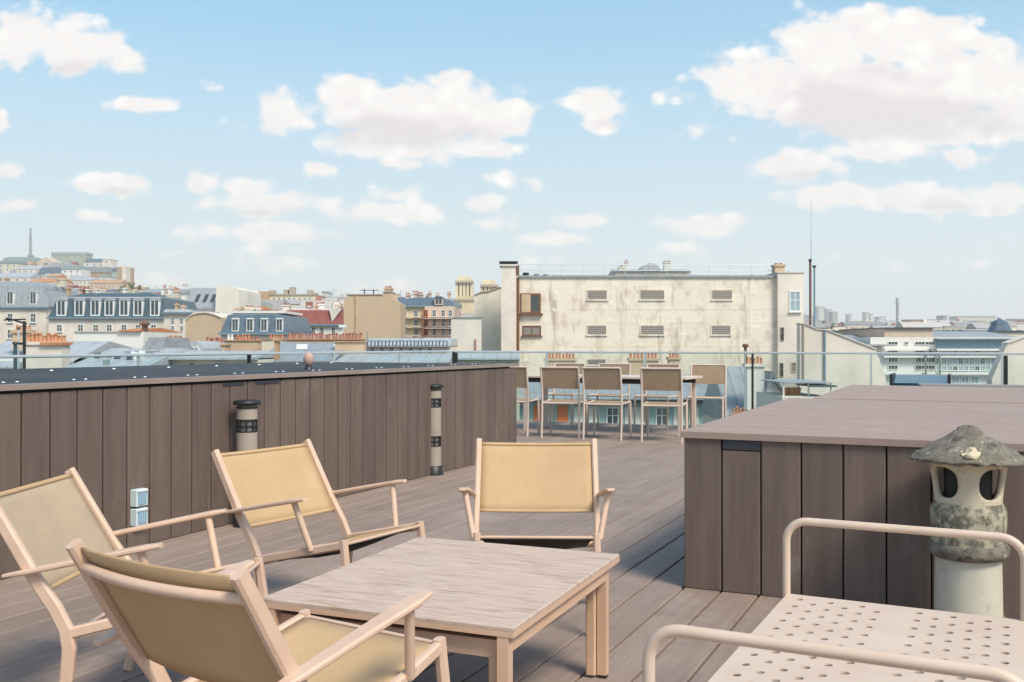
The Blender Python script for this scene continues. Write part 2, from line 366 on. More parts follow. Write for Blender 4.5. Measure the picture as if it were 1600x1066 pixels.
# ------------------------------------------------------------------ lounge chairs
def lounge():
    w, wf, yt, zt, zj, yf, zf = .267, .236, -.246, .696, .289, .436, .388
    yar, zar, yaf, zaf = -.111, .476, .277, .555
    root = thing('lounge_chair', '', 'lounge chair', group='low sling lounge chairs round the coffee table')
    fr = M['frame']
    # local: forward +y, right +x
    for sg in (1,-1):
        x = sg*w
        prof = [(yt-.006,zt+.012),(yt+.07,.58),(yt+.142,.46),(-.035,.36),(-.004,.30),(.006,.24),(-.002,.15),(-.02,.07),(-.04,.004)]
        MB().bar([(x,y,z) for y,z in prof], .026, [.036,.038,.040,.042,.043,.042,.040,.037,.034], (1,0,0)).build('rear_leg', fr, root)
        MB().bar([(x,.012,zj),(sg*wf,yf,zf)], .024, .034, (1,0,0)).build('seat_rail', fr, root)
        MB().bar([(sg*wf,yf-.005,zf+.018),(sg*(wf+.003),yf+.022,.2),(sg*(wf+.006),yf+.045,.004)], .028, [.03,.034,.028], (1,0,0)).build('front_leg', fr, root)
        # armrest: flat paddle, slopes up to the front
        pts = [(sg*(w+.020),yar-.07,zar-.013),(sg*(w+.022),yar,zar),(sg*(w+.028),.10,.520),(sg*(w+.034),yaf-.03,zaf-.005),(sg*(w+.036),yaf+.02,zaf+.004)]
        MB().bar(pts, [.026,.040,.046,.050,.030], [.010,.016,.017,.017,.012], (1,0,0), .3).build('armrest', fr, root)
        s = .652
        MB().tube([(sg*(w+.032),yaf-.045,zaf-.01),(sg*(w+(wf-w)*s+.012),s*yf,zj+(zf-zj)*s)], .0125, 10).build('arm_post', fr, root)
    bx = []
    for i in range(13):
        a = -1+2*i/12; bx.append((a*(w-.004), yt+.02-.040*(1-a*a), zt-.045))
    MB().tube(bx, .0125, 10).build('back_bar', fr, root)
    MB().bar([(-wf,yf,zf+.002),(wf,yf,zf+.002)], .014, .010, (0,1,0)).build('front_bar', fr, root)
    MB().bar([(-w,.02,zj-.01),(w,.02,zj-.01)], .024, .024, (0,1,0)).build('rear_bar', fr, root)
    # back sling (sags to the rear), seat sling
    def sling(f, nu, nv, name):
        b = MB(); vs = []
        th = .0022
        for o in (0, 1):
            for i in range(nu+1):
                for j in range(nv+1):
                    p, n = f(-1+2*i/nu, j/nv); vs.append(Vector(p)-Vector(n)*th*o)
        K = (nu+1)*(nv+1); q = lambda i, j, o=0: o*K+i*(nv+1)+j; fs = []
        for i in range(nu):
            for j in range(nv):
                fs.append((q(i,j),q(i+1,j),q(i+1,j+1),q(i,j+1))); fs.append((q(i,j,1),q(i,j+1,1),q(i+1,j+1,1),q(i+1,j,1)))
        for i in range(nu): fs += [(q(i,0),q(i,0,1),q(i+1,0,1),q(i+1,0)),(q(i,nv),q(i+1,nv),q(i+1,nv,1),q(i,nv,1))]
        for j in range(nv): fs += [(q(0,j),q(0,j+1),q(0,j+1,1),q(0,j,1)),(q(nu,j),q(nu,j,1),q(nu,j+1,1),q(nu,j+1))]
        b.add(vs, fs, 0, True); return b.build(name, M['sling'], root)
    def fb(a, v):
        z = .405+(zt+.002-.405)*v
        y = (-.070+(yt+.070)*v)
        sag = .020*(1-a*a)*(1-.25*v)
        return (a*(w-.012), y-sag+.004, z-sag*.3), (0,.86,.5)
    sling(fb, 14, 8, 'backrest')
    def fs_(a, v):
        y = .045+(yf-.02-.045)*v; z = zj+.012+(zf+.006-zj-.012)*v
        ww = (w-.012)+(wf-w)*v
        return (a*ww, y, z-.030*(1-a*a)*math.sin(PI*min(1,max(0,v*.96+.02)))), (0,-.2,1)
    sling(fs_, 14, 8, 'seat')
    def hem(v0, v1, o_):
        def f(a, v):
            p, n = fb(a, v0+(v1-v0)*v); return (p[0], p[1]+n[1]*.003*o_, p[2]+n[2]*.003*o_), n
        return f
    sling(hem(.955,.999,1), 14, 1, 'hem'); sling(hem(.001,.045,1), 14, 1, 'hem')
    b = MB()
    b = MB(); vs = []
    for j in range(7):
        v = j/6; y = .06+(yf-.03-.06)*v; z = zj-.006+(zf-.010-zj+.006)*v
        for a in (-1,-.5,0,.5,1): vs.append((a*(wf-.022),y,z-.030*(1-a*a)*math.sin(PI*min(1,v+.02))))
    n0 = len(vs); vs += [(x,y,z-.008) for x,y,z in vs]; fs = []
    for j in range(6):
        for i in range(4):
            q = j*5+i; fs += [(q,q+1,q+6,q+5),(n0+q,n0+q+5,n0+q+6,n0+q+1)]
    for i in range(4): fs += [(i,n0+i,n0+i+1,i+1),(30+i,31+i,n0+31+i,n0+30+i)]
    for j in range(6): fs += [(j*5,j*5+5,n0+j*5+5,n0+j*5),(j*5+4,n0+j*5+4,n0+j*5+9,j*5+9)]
    b.add(vs, fs, 0, True).build('seat_shade_sheet', M['rubber_and_shade'], root)  # black sheet added below the sling, standing for its shaded underside
    return root
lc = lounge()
labs = {'A':'tan sling lounge chair at the far left, in front of the wall sockets',
 'B':'tan sling lounge chair in front of the nearer bollard, behind the left coffee table edge',
 'C':'tan sling lounge chair facing straight at the camera behind the coffee table',
 'D':'nearest sling lounge chair, seen from behind with its shaded olive back towards us'}
pos = {'A':(-1.323,3.206,-1.4),'B':(-.879,4.173,-32.4),'C':(.108,4.314,-91.4),'D':(-.616,2.256,57.1)}
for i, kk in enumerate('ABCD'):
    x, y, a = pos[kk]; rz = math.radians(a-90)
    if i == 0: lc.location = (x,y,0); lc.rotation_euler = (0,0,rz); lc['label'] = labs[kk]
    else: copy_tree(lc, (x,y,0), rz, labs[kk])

chA = [o for o in bpy.data.objects if o.get('label') == labs['A']][0]
wm = fabric('worn_see_through_mesh', (.58,.44,.30), (.50,.39,.29), .05); nt = wm.node_tree; N = nt.nodes; L = nt.links; o_ = N['Material Output']; sh_ = o_.inputs['Surface'].links[0].from_socket
tp = N.new('ShaderNodeBsdfTransparent'); mx_ = N.new('ShaderNodeMixShader'); mx_.inputs[0].default_value = .22; L.new(sh_, mx_.inputs[1]); L.new(tp.outputs[0], mx_.inputs[2]); L.new(mx_.outputs[0], o_.inputs['Surface'])
for c_ in chA.children:
    if c_.name.startswith('backrest'):
        c_.data = c_.data.copy(); c_.data.materials[0] = wm; c_['label'] = 'greyed, slightly see-through mesh back'
# ------------------------------------------------------------------ coffee table
ta = math.radians(22.5)
ct = thing('coffee_table', 'low square coffee table with a streaky pale wood top and beige metal legs', 'table', (.004,2.567,0), -ta)
TW, TL, TZ = .800, .985, .411
MB().cham(-TW,0,0,TL,TZ-.012,TZ,.003).build('tabletop', M['ttop'], ct)
MB().box(-TW,0,0,.012,TZ-.028,TZ-.0125).box(-TW,0,TL-.012,TL,TZ-.028,TZ-.0125).box(-.012,0,.0125,TL-.0125,TZ-.028,TZ-.0125).box(-TW,-TW+.012,.0125,TL-.0125,TZ-.028,TZ-.0125).build('edge_band', M['tedge'], ct)
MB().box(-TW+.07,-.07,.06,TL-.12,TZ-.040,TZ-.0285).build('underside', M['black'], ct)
for y0 in (.030, TL-.125):
    b = MB()
    b.bar([(-TW+.035,y0+.017,.012),(-TW+.035,y0+.017,TZ-.096)], .034, .034, (1,0,0), .12)
    b.bar([(-.069,y0+.017,.012),(-.069,y0+.017,TZ-.096)], .034, .034, (1,0,0), .12)
    b.box(-TW+.018,-.052,y0,y0+.034,TZ-.0955,TZ-.048)
    b.build('leg_frame', M['tedge'], ct)
b = MB()
for x0 in (-.048, -TW+.016):
    b = MB(); b.box(x0,x0+.032,.002,TL-.08,TZ-.072,TZ-.0285)
    for y0 in (.002, TL-.112): b.box(x0,x0+.032,y0,y0+.032,.012,TZ-.0722)
    b.build('side_frame', M['tedge'], ct)
for x in (-.032,-TW+.032):
    for y in (.018,TL-.096): MB().box(x-.014,x+.014,y-.014,y+.014,0,.012).build('foot', M['rubber_and_shade'], ct)

# ------------------------------------------------------------------ perforated bench
ba = math.radians(27.0)
bn = thing('perforated_bench', 'pale metal bench with a perforated seat and two rounded tube arms, lower right', 'bench', (.831,2.965,0), -ba)
# local: +x across the seat depth (right), -y towards the camera ; origin = rear-left corner
BL, BD, BZ = 1.262, .634, .40
cw, ch = .0435, .0412
b = MB()
nj = int((BL-.04)/ch); y_0 = -.02-((BL-.04)-nj*ch)/2
def cell(x0, y0, hole):
    x1, y1 = x0+cw, y0-ch
    if not hole: b.add([(x0,y1,BZ),(x1,y1,BZ),(x1,y0,BZ),(x0,y0,BZ)], [(0,1,2,3)]); return
    cx, cy, r, n = (x0+x1)/2, (y0+y1)/2, .0112, 12
    o = []
    for i in range(n):
        g = 2*PI*i/n+PI/n; u, v = math.cos(g), math.sin(g); k = min(cw/2/max(abs(u),1e-6), ch/2/max(abs(v),1e-6)); o.append((cx+u*k, cy+v*k))
    cs = [(x1,y0),(x0,y0),(x0,y1),(x1,y1)]
    vs = [(p[0],p[1],BZ) for p in o]+[(cx+r*math.cos(2*PI*i/n+PI/n), cy+r*math.sin(2*PI*i/n+PI/n), BZ) for i in range(n)]
    vs += [(v[0],v[1],BZ-.004) for v in vs[n:2*n]]+[(p[0],p[1],BZ) for p in cs]
    fs = []
    for i in range(n):
        j = (i+1) % n
        a0, a1 = o[i], o[j]
        if abs(a0[0]-a1[0]) > 1e-6 and abs(a0[1]-a1[1]) > 1e-6:
            kq = min(range(4), key=lambda c: (cs[c][0]-a0[0])**2+(cs[c][1]-a0[1])**2+(cs[c][0]-a1[0])**2+(cs[c][1]-a1[1])**2)
            fs.append((i, 3*n+kq, j, n+j, n+i))
        else: fs.append((i,j,n+j,n+i))
        fs.append((n+i,n+j,2*n+j,2*n+i))
    b.add(vs, fs)
g1 = .024; ncol = 6; g2 = BD-.024-ncol*cw
for i in range(ncol):
    for j in range(nj):
        for gx in (g1, g2): cell(gx+i*cw, y_0-j*ch, (i+j) % 2 == 0)
yA, yB = y_0, y_0-nj*ch
def flat(x0,x1,ya,yb): b.add([(x0,yb,BZ),(x1,yb,BZ),(x1,ya,BZ),(x0,ya,BZ)], [(0,1,2,3)])
flat(0,g1,0,-BL); flat(g1+ncol*cw,g2,yA,yB); flat(g2+ncol*cw,BD,0,-BL); flat(g1,g2+ncol*cw,0,yA); flat(g1,g2+ncol*cw,yB,-BL)
for (p,q) in (((0,0),(0,-BL)),((0,-BL),(BD,-BL)),((BD,-BL),(BD,0)),((BD,0),(0,0))):
    b.add([(p[0],p[1],BZ),(q[0],q[1],BZ),(q[0],q[1],BZ-.03),(p[0],p[1],BZ-.03)], [(0,1,2,3)])
b.build('seat', M['bench'], bn)
MB().box(.03,BD-.03,-BL+.02,-BL+.045,BZ-.035,BZ-.008).box(.03,BD-.03,-.045,-.02,BZ-.035,BZ-.008).box(.02,.045,-BL+.05,-.05,BZ-.04,BZ-.008).box(BD-.045,BD-.02,-BL+.05,-.05,BZ-.04,BZ-.008).build('seat_frame', M['bench'], bn)
def hoop(y):
    R = .062; z1 = .622; pts = [(-.002,y,.0),(-.002,y,z1-R)]
    for i in range(1,8): g = PI/2*i/7; pts.append((-.002+R-R*math.cos(g), y, z1-R+R*math.sin(g)))
    for i in range(0,8): g = PI/2*i/7; pts.append((BD+.002-R+R*math.sin(g), y, z1-R+R*math.cos(g)))
    pts.append((BD+.002,y,0)); return MB().tube(pts, .0120, 14).build('arm', M['bench'], bn)
hoop(-.004); hoop(-BL+.0)
for x in (0,BD):
    for y in (-.004,-BL): MB().lathe([(.017,0),(.017,.012),(.0135,.014)],x,y,12).build('foot', M['rubber_and_shade'], bn)

# ------------------------------------------------------------------ chimney-pot lantern
pc = W(0,0); lx, ly = 1.822, 3.925
lt = thing('stone_lantern', 'mossy stone lantern like chimney pot with a pointed hat, in front of the clad box', 'stone lantern', (lx,ly,0), 0)
stone = nmat('weathered_stone', (.62,.51,.36), (.54,.47,.36), 6, (1,1,1), .9, .35, 8, c3=(.27,.25,.20), s3=7, t3=.60, w3=.12)
stonec = nmat('pale_column_stone', (.48,.45,.37), (.56,.51,.41), 5, (1,1,.5), .9, .25, 8, c3=(.38,.37,.33), s3=6, t3=.6, w3=.15)
moss = nmat('lichen_covered_stone', (.125,.108,.086), (.235,.205,.165), 26, (1,1,1), .95, .7, 10, c3=(.46,.43,.34), s3=30, t3=.62, w3=.06)
mossy = nmat('mossy_stone', (.44,.385,.28), (.35,.315,.235), 9, (1,1,1), .95, .4, 10, c3=(.135,.125,.095), s3=16, t3=.50, w3=.10)
for m_ in (stone, stonec): layer(m_, (.20,.19,.15), 18, (1,1,.4), .64, .10, .7)
layer(mossy, (.60,.55,.42), 30, (1,1,1), .63, .06, .8); layer(moss, (.05,.048,.04), 14, (1,1,1), .58, .1, .8)
rr = random.Random(4)
MB().lathe([(.165,0),(.165,.035),(.15,.06),(.132,.075)], n=28, jit=.03, rnd=rr).build('base', moss, lt)
MB().lathe([(.126,.07),(.124,.2),(.122,.315)], n=32).build('column', stonec, lt)
MB().lathe([(.124,.305),(.143,.312),(.150,.33),(.149,.352),(.140,.366),(.138,.37)], n=36, jit=.012, rnd=rr).build('collar', moss, lt)
MB().lathe([(.140,.362),(.139,.42),(.141,.475),(.139,.500),(.129,.518),(.122,.53)], n=36).build('body', mossy, lt)
# fire box shell with four rounded openings
def firebox():
    b = MB(); z0, z1 = .522, .690; nA, nZ = 72, 18; th = .022
    def rad(z): u = (z-z0)/(z1-z0); return .124+.023*u**1.4
    def inside(g, z):
        a = (g+math.radians(24)) % (PI/2)-PI/4
        return (abs(a)/.50)**2.6+(abs(z-.608)/.062)**2.6 < 1
    ok = {}
    for i in range(nA):
        for j in range(nZ):
            ok[i,j] = not inside(2*PI*(i+.5)/nA, z0+(z1-z0)*(j+.5)/nZ)
    def vtx(i, j, o):
        # snap to the opening outline for a smooth rim
        g = 2*PI*i/nA; z = z0+(z1-z0)*j/nZ
        near = [ok.get(((i+a) % nA, j+c), True) for a in (-1,0) for c in (-1,0)]
        if any(near) and not all(near):
            a = (g+math.radians(24)) % (PI/2)-PI/4; dz = z-.608
            f = ((abs(a)/.50)**2.6+(abs(dz)/.062)**2.6)**(1/2.6)
            if f > .3: g += a/f-a; z = .608+dz/f
        r = rad(z)-th*o; return (r*math.cos(g), r*math.sin(g), z)
    idx = {}; vs = []
    for o in (0,1):
        for i in range(nA):
            for j in range(nZ+1): idx[i,j,o] = len(vs); vs.append(vtx(i,j,o))
    fs = []
    for i in range(nA):
        i2 = (i+1) % nA
        for j in range(nZ):
            if not ok[i,j]: continue
            fs.append((idx[i,j,0],idx[i2,j,0],idx[i2,j+1,0],idx[i,j+1,0])); fs.append((idx[i,j,1],idx[i,j+1,1],idx[i2,j+1,1],idx[i2,j,1]))
            for (ni,nj,e) in (((i+1)%nA,j,((i2,j),(i2,j+1))),((i-1)%nA,j,((i,j+1),(i,j))),(i,j+1,((i2,j+1),(i,j+1))),(i,j-1,((i,j),(i2,j)))):
                if 0 <= nj < nZ and not ok[ni,nj]:
                    (a1,a2) = e; fs.append((idx[a1[0],a1[1],0],idx[a1[0],a1[1],1],idx[a2[0],a2[1],1],idx[a2[0],a2[1],0]))
    b.add(vs, fs, 0, True); return b
firebox().build('fire_box', stone, lt)
MB().lathe([(.088,.51),(.088,.69)], n=16).build('inner_shade_core', mat('inside_shade', (.03,.028,.026), .95), lt)  # near-black core added to put shade behind the fire box openings
MB().lathe([(.10,.684),(.212,.688),(.219,.695),(.214,.702),(.192,.714),(.170,.729),(.143,.745),(.115,.763),(.090,.776),(.068,.789),(.052,.802),(.043,.808),(.038,.818),(.018,.824),(.0,.824)], n=44, jit=.045, rnd=rr).build('hat', moss, lt)
MB().lathe([(.0,0),(.034,.001),(.03,.010),(.012,.018),(0,.019)], n=9, jit=.12, rnd=rr).build('lichen_patch', mat('pale_lichen', (.60,.52,.36), .95), lt)
pp = lt.children[-1]; pp.location = (-.062,-.160,.728); pp.rotation_euler = (math.radians(28),math.radians(-8),0)

# ------------------------------------------------------------------ bollards by the wall
def bollard(label, px, d):
    x = X(px,d); g = thing('bollard_light', label, 'bollard light', (x,d,0), 0, 'round bollard lights along the clad wall')
    MB().lathe([(.085,0),(.085,.02),(.078,.03),(.078,.075),(.066,.08)], n=24).build('base', M['black'], g)
    b = MB(); [b.lathe([(.065,p_),(.065,q_)], n=28) for p_, q_ in ((.08,.255),(.34,.60),(.675,.745))]
    b.build('body', M['bollard'], g)
    MB().lathe([(.054,.25),(.054,.345)], n=20).lathe([(.054,.595),(.054,.68)], n=20).build('lens', M['louvre'], g)
    for z0, z1 in ((.255,.34),(.60,.675)):
        b = MB()
        for i in range(8): a = 2*PI*i/8+.2; b.box(.058*math.cos(a)-.006,.058*math.cos(a)+.006,.058*math.sin(a)-.006,.058*math.sin(a)+.006,z0,z1)
        b.lathe([(.0665,z0-.004),(.0665,z0+.004)],n=20).lathe([(.0665,z1-.004),(.0665,z1+.004)],n=20).lathe([(.0665,(z0+z1)/2-.003),(.0665,(z0+z1)/2+.003)],n=20)
        b.build('louvre', M['black'], g)
    MB().lathe([(.056,.742),(.056,.77)], n=20).build('neck', M['bollard'], g)
    MB().lathe([(.060,.765),(.086,.772),(.088,.785),(.080,.797),(0,.803)], n=28).lathe([(.072,.750),(.072,.757)], n=24).build('cap', M['black'], g)
    return g
bollard('nearer bollard light with a flat black cap, standing behind the left lounge chair', 386, 6.25)
bollard('farther slim bollard light on a black foot near the end of the clad wall', 678, 8.72)

# wall sockets
def on_wall(px): # local t of the wall face seen at column px
    k = (px-800)/F; w0 = W(S_L,0); t = (k*w0.y-w0.x)/(U.x-k*U.y); return t
ts = on_wall(213)
for lab, z0 in (('upper pale socket box with a blue lid low on the clad wall',.238),('lower pale socket box with a blue lid low on the clad wall',.130)):
    g = terr('socket_box', lab, 'socket', 'socket boxes low on the clad wall', s=S_L, t=ts, z=z0)
    MB().cham(.001,.045,-.043,.043,0,.095,.004).build('housing', M['socket'], g)
    MB().box(.045,.052,-.030,.030,.012,.080).build('lid', M['socketlid'], g)
    MB().box(.046,.056,-.036,.036,.082,.090).build('hinge', M['white'], g)

# ------------------------------------------------------------------ dining set
def dchair():
    root = thing('dining_chair', '', 'dining chair', group='dining chairs round the far table'); fr = M['dframe']; w = .235
    for sg in (1,-1):
        x = sg*w
        MB().tube([(x,-.25,.0),(x,-.225,.22),(x,-.215,.44),(x,-.235,.62),(x,-.285,.875)], .0135, 8).build('rear_leg', fr, root)
        MB().tube([(x,.24,0),(x,.215,.44)], .0135, 8).build('front_leg', fr, root)
        MB().tube([(x,-.215,.435),(x,.215,.445)], .012, 8).build('seat_rail', fr, root)
    MB().tube([(-w,-.287,.872),(w,-.287,.872)], .012, 8).build('top_bar', fr, root)
    MB().tube([(-w,.215,.44),(w,.215,.44)], .012, 8).build('seat_bar', fr, root)
    MB().tube([(-w,-.215,.43),(w,-.215,.43)], .012, 8).build('seat_bar', fr, root)
    b = MB(); n = 6
    for i in range(n):
        z0 = .61+i*(.865-.61)/n; z1 = .61+(i+1)*(.865-.61)/n; f = lambda z: -.229-(z-.6)*.21
        b.prism([(f(z0)-.002,z0),(f(z1)-.002,z1),(f(z1)+.002,z1),(f(z0)+.002,z0)], -w+.008, w-.008, 'x')
    b.build('backrest', M['dsling'], root)
    MB().prism([(-.205,.436),(.0,.425),(.205,.446),(.205,.452),(.0,.431),(-.205,.442)], -w+.008, w-.008, 'x').build('seat', M['dsling'], root)
    return root
dc = dchair()
near = [(1038,11.80,2,'rightmost near dining chair, grey brown back to us, a gap on its left'),
        (949,12.08,-2,'second near dining chair from the right, grey brown back to us'),
        (882,12.32,3,'third near dining chair from the right, grey brown back to us, close to its neighbour'),
        (806,12.62,0,'near dining chair half hidden by the end of the clad wall')]
for i, (px, d, a, lab) in enumerate(near):
    rz = -TH*.75+math.radians(a)
    if i == 0: dc.location = (X(px,d),d,0); dc.rotation_euler = (0,0,rz); dc['label'] = lab
    else: copy_tree(dc, (X(px,d),d,0), rz, lab)
tc0 = Vector((1.42,13.02,0))
for i, (o, lab) in enumerate(((.98,'far dining chair at the right end of the table, facing us'),(.28,'far dining chair facing us, seen between the near chairs on the right'),
        (-.42,'far dining chair facing us behind the middle of the table'),(-1.12,'far dining chair facing us at the left end of the table'))):
    p = tc0+V*o+U*.78; copy_tree(dc, p, PI-TH+math.radians((8,-3,2,0)[i]), lab)
dt = thing('dining_table', 'long outdoor dining table between the two rows of dining chairs', 'table', tc0, -TH)
MB().cham(-1.30,1.02,-.42,.42,.715,.742,.004).build('tabletop', M['dframe'], dt)
MB().box(-1.22,.94,-.36,-.33,.65,.713).box(-1.22,.94,.33,.36,.65,.713).build('apron', M['black'], dt)
for x in (-1.2,.92):
    for y in (-.34,.34): MB().box(x-.025,x+.025,y-.025,y+.025,0,.65).build('leg', M['dframe'], dt)
# ------------------------------------------------------------------ the city
BL_ALL = []
class Bld:
    """a building: local x to the right, y into its depth, z up; sizes read from where it stands (distance d)"""
    def __init__(s, label, px0, px1, d, gz=GZ, rz=0, cat='building', name='building', group=None):
        s.pc = (px0+px1)/2; s.d = d; s.gz = gz; s.w = (px1-px0)*d/F
        s.o = thing(name, label, cat, (X(s.pc,d), d, gz), rz, group); s.rg = []; BL_ALL.append(s); s.p0, s.p1 = px0, px1
    def x(s, px): return (px-s.pc)*s.d/F
    def z(s, py): return Z(py,s.d)-s.gz
    def m(s, px): return px*s.d/F
    def wall(s, eave, mat, px0=None, px1=None, dep=11, y0=0, bot=None, name='wall'):
        a = s.x(px0) if px0 is not None else -s.w/2; c = s.x(px1) if px1 is not None else s.w/2
        return MB().box(a,c,y0,y0+dep,s.z(bot) if bot else 0,s.z(eave)).build(name, mat, s.o)
    def poly(s, pts, mat, y0=0, dep=11, name='wall'):
        pr = [(s.x(p),s.z(q)) for p,q in pts]
        ar = sum(pr[i][0]*pr[(i+1)%len(pr)][1]-pr[(i+1)%len(pr)][0]*pr[i][1] for i in range(len(pr)))
        if ar > 0: pr = pr[::-1]
        return MB().prism(pr, y0, y0+dep, 'y').build(name, mat, s.o)
    def block(s, px0, px1, py0, py1, y0, y1, mat, name):
        return MB().box(s.x(px0),s.x(px1),y0,y1,s.z(py1),s.z(py0)).build(name, mat, s.o)
    def mansard(s, eave, brk, ridge, mat, px0=None, px1=None, dep=11, hip=True, y0=0, gut=True):
        a = s.x(px0) if px0 is not None else -s.w/2; c = s.x(px1) if px1 is not None else s.w/2
        ze, zb, zr = s.z(eave), s.z(brk), s.z(ridge); i1 = (zb-ze)*.32; i2 = i1+min(dep*.35,(zr-zb)*2.5+.5)
        h1 = i1 if hip else 0; h2 = i2 if hip else 0
        y0 += -.12
        vs = []
        for (i,h,z) in ((0,0,ze+.003),(i1,h1,zb),(i2,h2,zr)):
            vs += [(a+h,y0+i,z),(c-h,y0+i,z),(c-h,y0+dep+.24-i,z),(a+h,y0+dep+.24-i,z)]
        fs = [(3,2,1,0),(8,9,10,11)]
        for k in (0,4):
            for j in range(4): fs.append((k+j,k+(j+1)%4,k+4+(j+1)%4,k+4+j))
        r = MB().add(vs,fs).build('roof', mat, s.o)
        s.rg.append((px0 or s.p0, px1 or s.p1, ridge, y0+i2))
        if gut: MB().box(a-.12,c+.12,y0-.22,y0-.002,ze-.16,ze+.02).build('gutter', M['bluepipe'], s.o)
        return r
    def gable(s, eave, ridge, mat, px0=None, px1=None, dep=10, y0=0):
        a = s.x(px0) if px0 is not None else -s.w/2; c = s.x(px1) if px1 is not None else s.w/2
        ze, zr = s.z(eave), s.z(ridge); s.rg.append((px0 or s.p0, px1 or s.p1, ridge, y0+dep/2))
        return MB().prism([(y0-.25,ze-.02),(y0-.25,ze+.12),(y0+dep/2,zr),(y0+dep+.25,ze+.12),(y0+dep+.25,ze-.02)], a-.1, c+.1, 'x').build('roof', mat, s.o)
    def win(s, px, py, w, h, pane='pane', frame='wframe', bars=1, y0=0, sill=True, child=False):
        x, z = s.x(px), s.z(py); hw, hh = s.m(w)/2, s.m(h)/2; f = min(hw,hh)*.22
        b = MB(); y1 = y0-.06
        b.box(x-hw,x-hw+f,y1,y0+.05,z-hh,z+hh).box(x+hw-f,x+hw,y1,y0+.05,z-hh,z+hh).box(x-hw+f,x+hw-f,y1,y0+.05,z+hh-f,z+hh).box(x-hw+f,x+hw-f,y1,y0+.05,z-hh,z-hh+f)
        for i in range(bars): q = x-hw+(2*hw)*(i+1)/(bars+1); b.box(q-f*.35,q+f*.35,y1+.01,y0+.05,z-hh+f,z+hh-f)
        if hh > hw*1.1: b.box(x-hw+f,x+hw-f,y1+.015,y0+.04,z+hh*.1-f*.3,z+hh*.1+f*.3)
        if not child: b.box(x-hw+f*.9,x+hw-f*.9,y0-.02,y0+.03,z-hh+f*.9,z+hh-f*.9,1)
        if sill: b.box(x-hw*1.15,x+hw*1.15,y0-.18,y0+.02,z-hh-f*.6,z-hh-.004)
        o = b.build('window', [M[frame],M[pane]], s.o)
        if child: MB().box(x-hw+f*.9,x+hw-f*.9,y0-.02,y0+.03,z-hh+f*.9,z+hh-f*.9).build('pane', M[pane], o)
        return o
    def wins(s, xs, ys, w, h, **k):
        for py in ys:
            for px in xs: s.win(px, py, w, h, **k)
    def dormer(s, px, py0, py1, w, roofm='zincl', face='whitew', pane='pane', y0=.05, dep=1.8):
        x = s.x(px); hw = s.m(w)/2; z0, z1 = s.z(py1), s.z(py0); o = MB().box(x-hw,x+hw,y0-.12,y0+dep,z0,z1).build('dormer', M[face], s.o)
        zt = z1+hw*.35
        MB().prism([(x-hw*1.15,z1+.002),(x-hw*.7,zt),(x+hw*.7,zt),(x+hw*1.15,z1+.002)], y0-.2, y0+dep, 'y').build('roof', M[roofm], o)
        f = hw*.2; b = MB(); zc0, zc1 = z0+hw*.3, z1-hw*.2; yy = y0-.12
        for u0,u1 in ((-hw*.72,-.05*hw-f*.2),(.05*hw+f*.2,hw*.72)): b.box(x+u0,x+u1,yy-.025,yy+.02,zc0,zc1)
        b.build('pane', M[pane], o)
        return o
    def chimney(s, px0, px1, py0, py1, n=0, mat='stack', pot='terra', y0=2, dep=.8, ph=7, pr=None, cap=True):
        x0, x1, z0, z1 = s.x(px0), s.x(px1), s.z(py1), s.z(py0)
        b = MB(); b.box(x0,x1,y0,y0+dep,z0,z1)
        if cap: b.box(x0-.08,x1+.08,y0-.08,y0+dep+.08,z1+.002,z1+.14)
        o = b.build('chimney_stack', M[mat], s.o)
        zt = z1+(.14 if cap else 0); hh = s.m(ph); r0 = pr or min(.16,(x1-x0)/max(n,1)*.42)
        q = random.Random(int(px0*7+py0))
        for i in range(n):
            x = x0+(x1-x0)*(i+.5)/n+q.uniform(-.02,.02); h = hh*q.uniform(.72,1.12); y = y0+dep/2
            MB().lathe([(r0*.95,zt-.02),(r0*.85,zt+h*.5),(r0*.72,zt+h*.8),(r0*.95,zt+h*.84),(r0*.95,zt+h*.93),(r0*.7,zt+h),(0,zt+h-.01)], x, y, 8).build('chimney_pot', M[pot], o)
        return o
    def rod(s, px, py0, py1, r, mat='black', y0=3, name='aerial', cross=0):
        x = s.x(px); b = MB(); b.tube([(x,y0,s.z(py1)),(x,y0,s.z(py0))], r, 6)
        for i in range(cross): zz = s.z(py0)-.1-.25*i; b.tube([(x-.45+.08*i,y0,zz),(x+.45-.08*i,y0,zz)], r*.6, 5)
        return b.build(name, M[mat], s.o)
# --- big stained wall building straight ahead
d = 75
B = Bld('big blank cream building with stained render and small grey vents, straight ahead beyond the deck', 810, 1215, d)
stained = nmat('stained_cream_render', (.82,.73,.61), (.74,.64,.53), .35, (1,1,1.8), .92, .15, 12, c3=(.58,.48,.37), s3=.9, t3=.585, w3=.16, st3=(1,1,.8), spec=.12)
nt = stained.node_tree; 
layer(stained, (.40,.31,.23), .9, (1.6,1,.22), .62, .12, .75); layer(stained, (.90,.84,.74), 1.7, (1,1,1), .62, .06, .7); layer(stained, (.36,.29,.23), 2.4, (1,1,1.5), .68, .07, .7)
B.wall(434, stained, dep=14)
MB().box(-B.w/2-.05,B.w/2+.05,-.14,14.1,B.z(434)+.003,B.z(430.5)).build('coping', M['zinc'], B.o)
bm = MB()
for py in (483,504,541): bm.box(-B.w/2+3.8,B.w/2,-.012,.0,B.z(py)-.04,B.z(py)+.04)
for px in (885,972,1076,1172): bm.box(B.x(px)-.04,B.x(px)+.04,-.013,.0,2,B.z(436))
bm.build('render_joint', stained, B.o)
